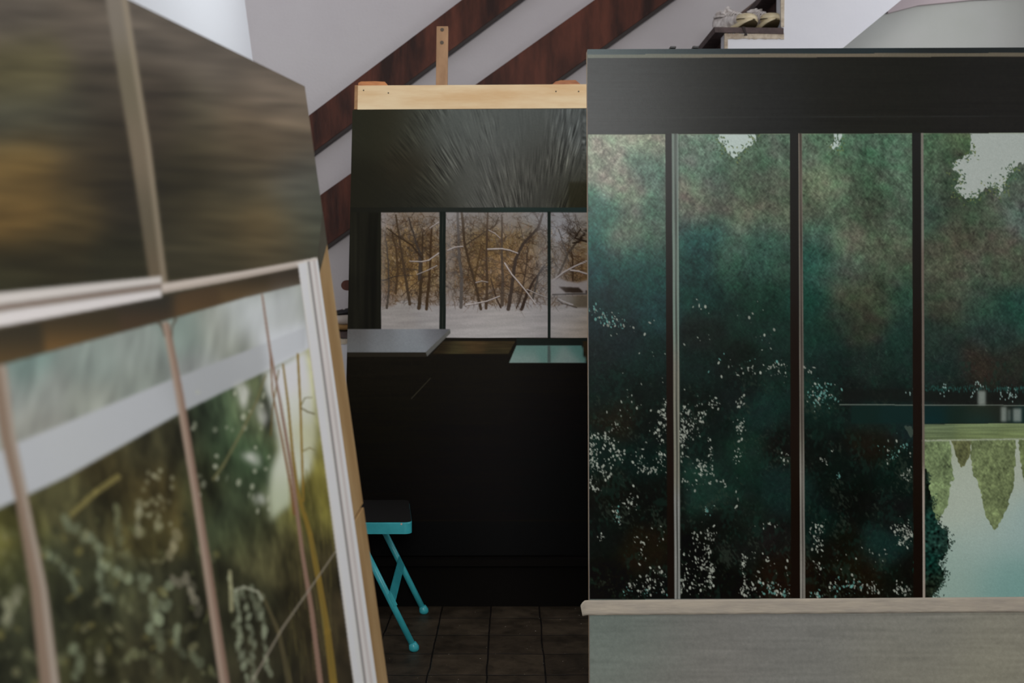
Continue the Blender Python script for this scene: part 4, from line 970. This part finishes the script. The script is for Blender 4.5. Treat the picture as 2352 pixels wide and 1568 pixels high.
    R.put(br, R.field([(650,870,226,230,232),(690,900,222,224,216),(640,950,218,222,216),(705,930,204,206,190),(660,1050,208,212,194),(700,1000,196,196,160),(640,1130,186,194,166),(640,1020,212,216,208),(640,1080,204,210,190),(700,860,214,216,218)], 30), .95)
    for pts, a in (([(538,884),(560,876),(574,900),(566,930),(560,946),(550,922)], .9), ([(588,920),(604,925),(616,960),(606,985),(592,960)], .75), ([(552,1044),(580,1036),(598,1048),(596,1074),(584,1066),(566,1056)], .8), ([(580,1140),(604,1132),(612,1156),(590,1160)], .75), ([(604,858),(622,850),(630,900),(616,910)], .8)):
        R.put(R.soft(pts, 6)*(1+.15*R.noise(4, 14, -8)).clip(0, 1.1), (204, 205, 196), a)
    for i in range(34):
        R.leaf(rr.uniform(430, 620), rr.uniform(900, 1180), rr.uniform(2, 6), rr.uniform(4, 9), .2, (180, 182, 160), rr.uniform(.3, .75))
    # stalks and reeds
    ys = [(650,836),(662,930),(672,1040),(684,1130),(712,1225),(732,1330),(752,1450),(766,1568),(790,1800)]
    R.path(ys[:4], 4, 7, (132,104,38), .95); R.path(ys[3:], 9, 20, (134,110,48), .9)
    R.path([(684,814),(690,930),(694,1060),(697,1150)], 5, 5, (140,112,46), .95)
    R.path([(620,800),(626,900),(648,1010),(668,1120),(676,1180)], 3, 6, (120,80,48), .9)
    R.path([(692,937),(706,945),(722,950)], 3, 3, (96,88,48), .9); R.path([(692,930),(700,914),(716,912)], 3, 2, (110,104,60), .8)
    R.path([(697,1035),(712,1028),(722,1034)], 3, 2, (116,104,56), .8)
    R.path([(610,862),(590,920),(556,990),(512,1070),(490,1100)], 5, 7, (112,108,74), .75)
    R.path([(640,850),(626,940),(622,1000)], 3, 3, (104,84,40), .8)
    R.path([(165,1180),(220,1130),(270,1095)], 12, 14, (132,122,72), .7)
    R.path([(600,1360),(640,1450),(665,1568)], 6, 14, (110,100,70), .5)
    for i in range(90):
        x = rr.uniform(660, 770); y = rr.uniform(1050, 1500)
        R.path([(x, y), (x+rr.uniform(2, 10), y+rr.uniform(40, 90))], 1.5, 2.5, rr.choice([(120,110,60),(92,88,50),(140,130,80)]), .35)
    # pale fleshy plants: chains of rounded lobes
    def chain(pts, w, col, al=.8):
        for (xa, ya), (xb, yb) in zip(pts, pts[1:]):
            n = max(2, int(math.hypot(xb-xa, yb-ya)/(w*.9)))
            for k in range(n):
                kk = rr.uniform(.72, 1.1); x = xa+(xb-xa)*k/n+rr.gauss(0, w*.25); y = ya+(yb-ya)*k/n+rr.gauss(0, w*.25)
                R.leaf(x, y, w*rr.uniform(.4, .62), w*rr.uniform(.6, .95), rr.uniform(-.5, .5), tuple(c*kk for c in col), al*rr.uniform(.6, 1))
    pale = (136, 146, 118); dim = (104, 106, 78); br2 = (160, 160, 132)
    chain([(150,1190),(190,1225),(225,1260),(235,1290)], 17, pale); chain([(100,1270),(140,1290),(165,1330),(180,1380)], 16, pale, .6)
    chain([(270,1170),(272,1230),(290,1270),(320,1290)], 15, dim, .8); chain([(320,1150),(315,1200),(318,1240)], 14, br2, .6)
    chain([(235,1290),(225,1330),(240,1370),(270,1370)], 17, pale, .8); chain([(250,1300),(290,1330),(320,1320),(350,1350)], 16, pale, .7)
    chain([(404,1225),(398,1260),(402,1300)], 18, (140,134,104), .9); chain([(385,1340),(380,1390),(360,1420),(345,1470)], 20, pale, .8)
    chain([(400,1330),(430,1330),(448,1360),(452,1420)], 18, (150,144,124), .7); chain([(330,1330),(350,1370),(352,1440),(380,1500)], 20, pale, .6)
    chain([(20,1380),(35,1360),(20,1420),(40,1440)], 20, br2, .7); chain([(60,1500),(110,1530),(160,1500)], 16, dim, .7)
    chain([(170,1480),(180,1530),(175,1568)], 18, pale, .6); chain([(230,1500),(228,1560)], 18, br2, .6)
    chain([(300,1510),(330,1500),(360,1530),(390,1560)], 18, dim, .8); chain([(400,1450),(420,1500),(470,1530)], 18, pale, .7)
    for x0, y0, hh, sp in ((530,1330,60,24), (540,1360,70,26), (558,1356,90,26), (580,1350,80,26), (596,1366,90,22), (606,1440,120,20), (545,1420,120,26), (575,1440,140,28), (560,1500,100,30)):
        chain([(x0, y0), (x0+6, y0+hh*.5), (x0+12, y0+hh)], 12, (150, 158, 132), .65)
    R.path([(528,1312),(530,1350),(532,1400)], 8, 10, (158,156,120), .8)
    R.path([(540,1355),(560,1348),(592,1358),(602,1376)], 7, 5, (170,172,150), .7)
    for i in range(260):
        x, y = rr.uniform(-200, 500), rr.uniform(1180, 1700)
        R.leaf(x, y, rr.uniform(3, 10), rr.uniform(5, 16), rr.uniform(-1, 1), rr.choice([(112,114,84),(90,92,60),(126,124,92),(44,46,32),(40,40,26),(120,112,64)]), rr.uniform(.25, .6))
    for i in range(26):
        R.leaf(rr.uniform(330, 400), rr.uniform(1080, 1220), 5, 6, 0, (170, 170, 140), rr.uniform(.2, .6))
    # glazing bars
    quad([(-22,838),(0,1000),(36,1150),(70,1350),(92,1568),(150,2200)], [(14,838),(34,1000),(66,1150),(108,1350),(136,1568),(200,2200)], (128, 110, 94), 2)
    quad([(0,838),(24,1000),(54,1150),(94,1350),(118,1568),(180,2200)], [(12,838),(33,1000),(64,1150),(106,1350),(134,1568),(200,2200)], (160, 150, 138), 2, .8)
    quad([(368,735),(398,735),(404,770),(392,770)], [(392,770)], (70,60,46), 2) if False else None
    R.path([(362, 738), (372, 748), (378, 772)], 8, 4, (78, 66, 52), .7); R.path([(404, 732), (396, 748), (394, 790)], 7, 3, (78, 66, 52), .7)
    quad([(373,740),(402,900),(440,1130),(470,1330),(504,1568),(590,2200)], [(388,740),(420,900),(458,1130),(490,1330),(527,1568),(614,2200)], (156, 136, 120), 1.5)
    quad([(382,740),(413,900),(451,1130),(482,1330),(518,1568),(604,2200)], [(388,740),(420,900),(458,1130),(490,1330),(527,1568),(614,2200)], (118, 92, 78), 1.5, .7)
    quad([(600,676),(617,800),(640,920),(666,1080),(690,1270),(710,1400),(730,1568),(800,2200)], [(604,676),(622,800),(646,920),(674,1080),(699,1270),(721,1400),(742,1568),(815,2200)], (140, 112, 96), 1)
    R.path([(771,1266),(720,1340),(650,1440),(577,1568)], 3.2, 4.5, (146, 138, 122), .85)
    # white column at the far edge
    lx = lambda y: 683+(y-600)*.1372; rx = lambda y: 735+(y-600)*.1372
    colm = (R.Y > 596-(R.X-735)*.16)*1.0
    t = (R.X-(683+(R.Y-600)*.133))/(52.0+ (R.Y-600)*.004)
    prof = np.interp(t.ravel(), [0, .05, .14, .30, .42, .465, .50, .55, .62, .70, .76, .84, .93, 1.0, 1.6], [.72, .86, .90, .89, .86, .56, .52, .78, .86, .80, .76, .88, .89, .72, .70]).reshape(t.shape)
    ccol = np.stack([prof, prof*.985, prof*.965], -1).astype(np.float32)
    ccol[..., 0] *= 1+.02*((t > .5) & (t < .85)); ccol *= (1+.015*R.noise(2, 60, -8))[..., None]
    m = R.blur(((t > 0) & (colm > 0)).astype(np.float32), 1.0); R.put(m, ccol)
    R.path([(683,606),(700,600),(722,594),(738,596)], 5, 4, (214, 208, 200), .8)
    return R
E_LEFT = 0.73
uL = Vector((.173, .985, 0)).normalized()
hL = Vector((-.985, .173, 0)).normalized()
phi = math.atan(.1457)
vL = (-hL*math.sin(phi)+Vector((0, 0, -math.cos(phi)))).normalized()      # runs down the canvas
nL = uL.cross(vL).normalized()
if nL.dot(hL) < 0: nL = -nL                                              # away from the viewer
TRc = P(700, 198, 2.2)
LVl = (TRc.z-.006)/(-vL.z)
gh = thing('greenhouse_painting', 'large blurred foreground painting of a glasshouse roof and garden plants, leaning at the left', 'painting', (TRc.x, TRc.y, 0))
ras = left_raster()
# the painted face stops short of the timber edge below the kink
def uv(px, py, off=0.0):
    q = on_plane(px, py, TRc+nL*off, nL); d = q-TRc; return d.dot(uL), d.dot(vL)
kink = uv(741, 487); b1 = uv(729, 592); b2 = uv(866, 1568)
me_u = frange(-1.40, -.10, .0028)
NV = 800
vsl = np.linspace(0, LVl, NV)
def ulimit(v):
    if v <= kink[1]: return kink[0]*v/kink[1] if kink[1] else 0
    if v <= b1[1]: return kink[0]+(b1[0]-kink[0])*(v-kink[1])/(b1[1]-kink[1])
    return b1[0]+(b2[0]-b1[0])*(v-b1[1])/(b2[1]-b1[1])
lim = np.array([ulimit(v) for v in vsl])
ts = np.concatenate([np.linspace(-1.40, -.12, 440), np.linspace(-.118, 0, 90)])
uu = ts[None, :]+lim[:, None]*np.clip(1+ts[None, :]/.118, 0, 1)
vv = np.repeat(vsl[:, None], len(ts), 1)
pts = np.array(TRc)+uu[..., None]*np.array(uL)+vv[..., None]*np.array(vL)
px = W/2+F*pts[..., 0]/pts[..., 1]; py = HY-F*(pts[..., 2]-EYE)/pts[..., 1]
colr = np.clip(srgb(np.clip(ras.sample(px, py), 0, 1))/E_LEFT, .002, .93)
me = bpy.data.meshes.new('canvas'); nv, nu = uu.shape; n = nu*nv
me.vertices.add(n); me.vertices.foreach_set('co', (pts-np.array(gh.location)).astype(np.float32).ravel())
idx = np.arange(n).reshape(nv, nu); q = np.stack([idx[:-1, :-1], idx[1:, :-1], idx[1:, 1:], idx[:-1, 1:]], -1).reshape(-1, 4)
me.loops.add(len(q)*4); me.loops.foreach_set('vertex_index', q.ravel().astype(np.int32))
me.polygons.add(len(q)); me.polygons.foreach_set('loop_start', (np.arange(len(q))*4).astype(np.int32)); me.update(calc_edges=True)
at = me.color_attributes.new('pigment', 'FLOAT_COLOR', 'POINT'); buf = np.ones((n, 4), np.float32); buf[:, :3] = colr.reshape(-1, 3); at.data.foreach_set('color', buf.ravel())
c = finish('canvas', me, M_paint3); c.parent = gh; c['label'] = 'painted front of the greenhouse canvas'
# slab behind the face: follows the kinked right edge
W3 = lambda u, v, d: TRc+uL*u+vL*v+nL*d
outl = [(-1.40, 0), (0, 0), kink, b1, (ulimit(LVl), LVl), (-1.40, LVl)]
bm = bmesh.new(); add_prism(bm, [W3(u, v, .0015) for u, v in outl], [W3(u-(.004 if i in (1, 2, 3, 4) else 0), v, .03) for i, (u, v) in enumerate(outl)])
rel(obj('canvas_wrap', bm, M_back), gh)
# bevelled edge: canvas turned over the corner (dark) and raw timber below, in two lengths with a slanting joint
DO = .004
def edge_piece(name, inner, outer, m, lab):
    a = [on_plane(x, y, TRc+nL*.0008, nL) for x, y in inner]; b_ = [on_plane(x, y, TRc+nL*DO, nL) for x, y in outer]
    f = a+b_[::-1]
    bm = bmesh.new(); bm_f = [bm.verts.new(v) for v in f]; bk = [bm.verts.new(v+nL*.02-uL*.002) for v in f]
    k = len(a)
    for i in range(k-1):
        bm.faces.new((bm_f[i], bm_f[i+1], bm_f[2*k-2-i], bm_f[2*k-1-i])); bm.faces.new((bk[2*k-1-i], bk[2*k-2-i], bk[i+1], bk[i]))
    for i in range(2*k):
        j = (i+1) % (2*k); bm.faces.new((bm_f[j], bm_f[i], bk[i], bk[j]))
    o = rel(obj(name, bm, m), gh); o['label'] = lab; return o
ib = lambda y: 729+(y-592)*(866-729)/(1568-592)
ob = lambda y: 741+(y-487)*(891-741)/(1568-487)
M_turn = mat('dark_turned_canvas', C8(92, 88, 74), .6, .2, col2=C8(80, 76, 62), vscale=20)
edge_piece('turned_corner', [(741, 487), (729, 592), (ib(628), 628)], [(742, 488), (751, 556), (751.5, 560)], M_turn, 'dark painted canvas turned over the edge')
edge_piece('edge_batten', [(ib(629), 629), (ib(900), 900), (ib(1190), 1190)], [(751.5, 561), (ob(850), 850), (ob(1155), 1155)], M_batten, 'upper length of raw timber edge')
yb = HY+F*EYE/2.05
edge_piece('edge_batten', [(ib(1200), 1200), (ib(1568), 1568), (ib(2150), 2150)], [(ob(1165), 1165), (ob(1568), 1568), (ob(2150), 2150)], M_batten, 'lower length of raw timber edge')
# prop that holds it up behind
tube('prop', [W3(-.5, .35, .034), Vector((W3(-.5, .35, 0).x-.42, W3(-.5, .35, 0).y+.08, .012))], .014, M_mast, gh)
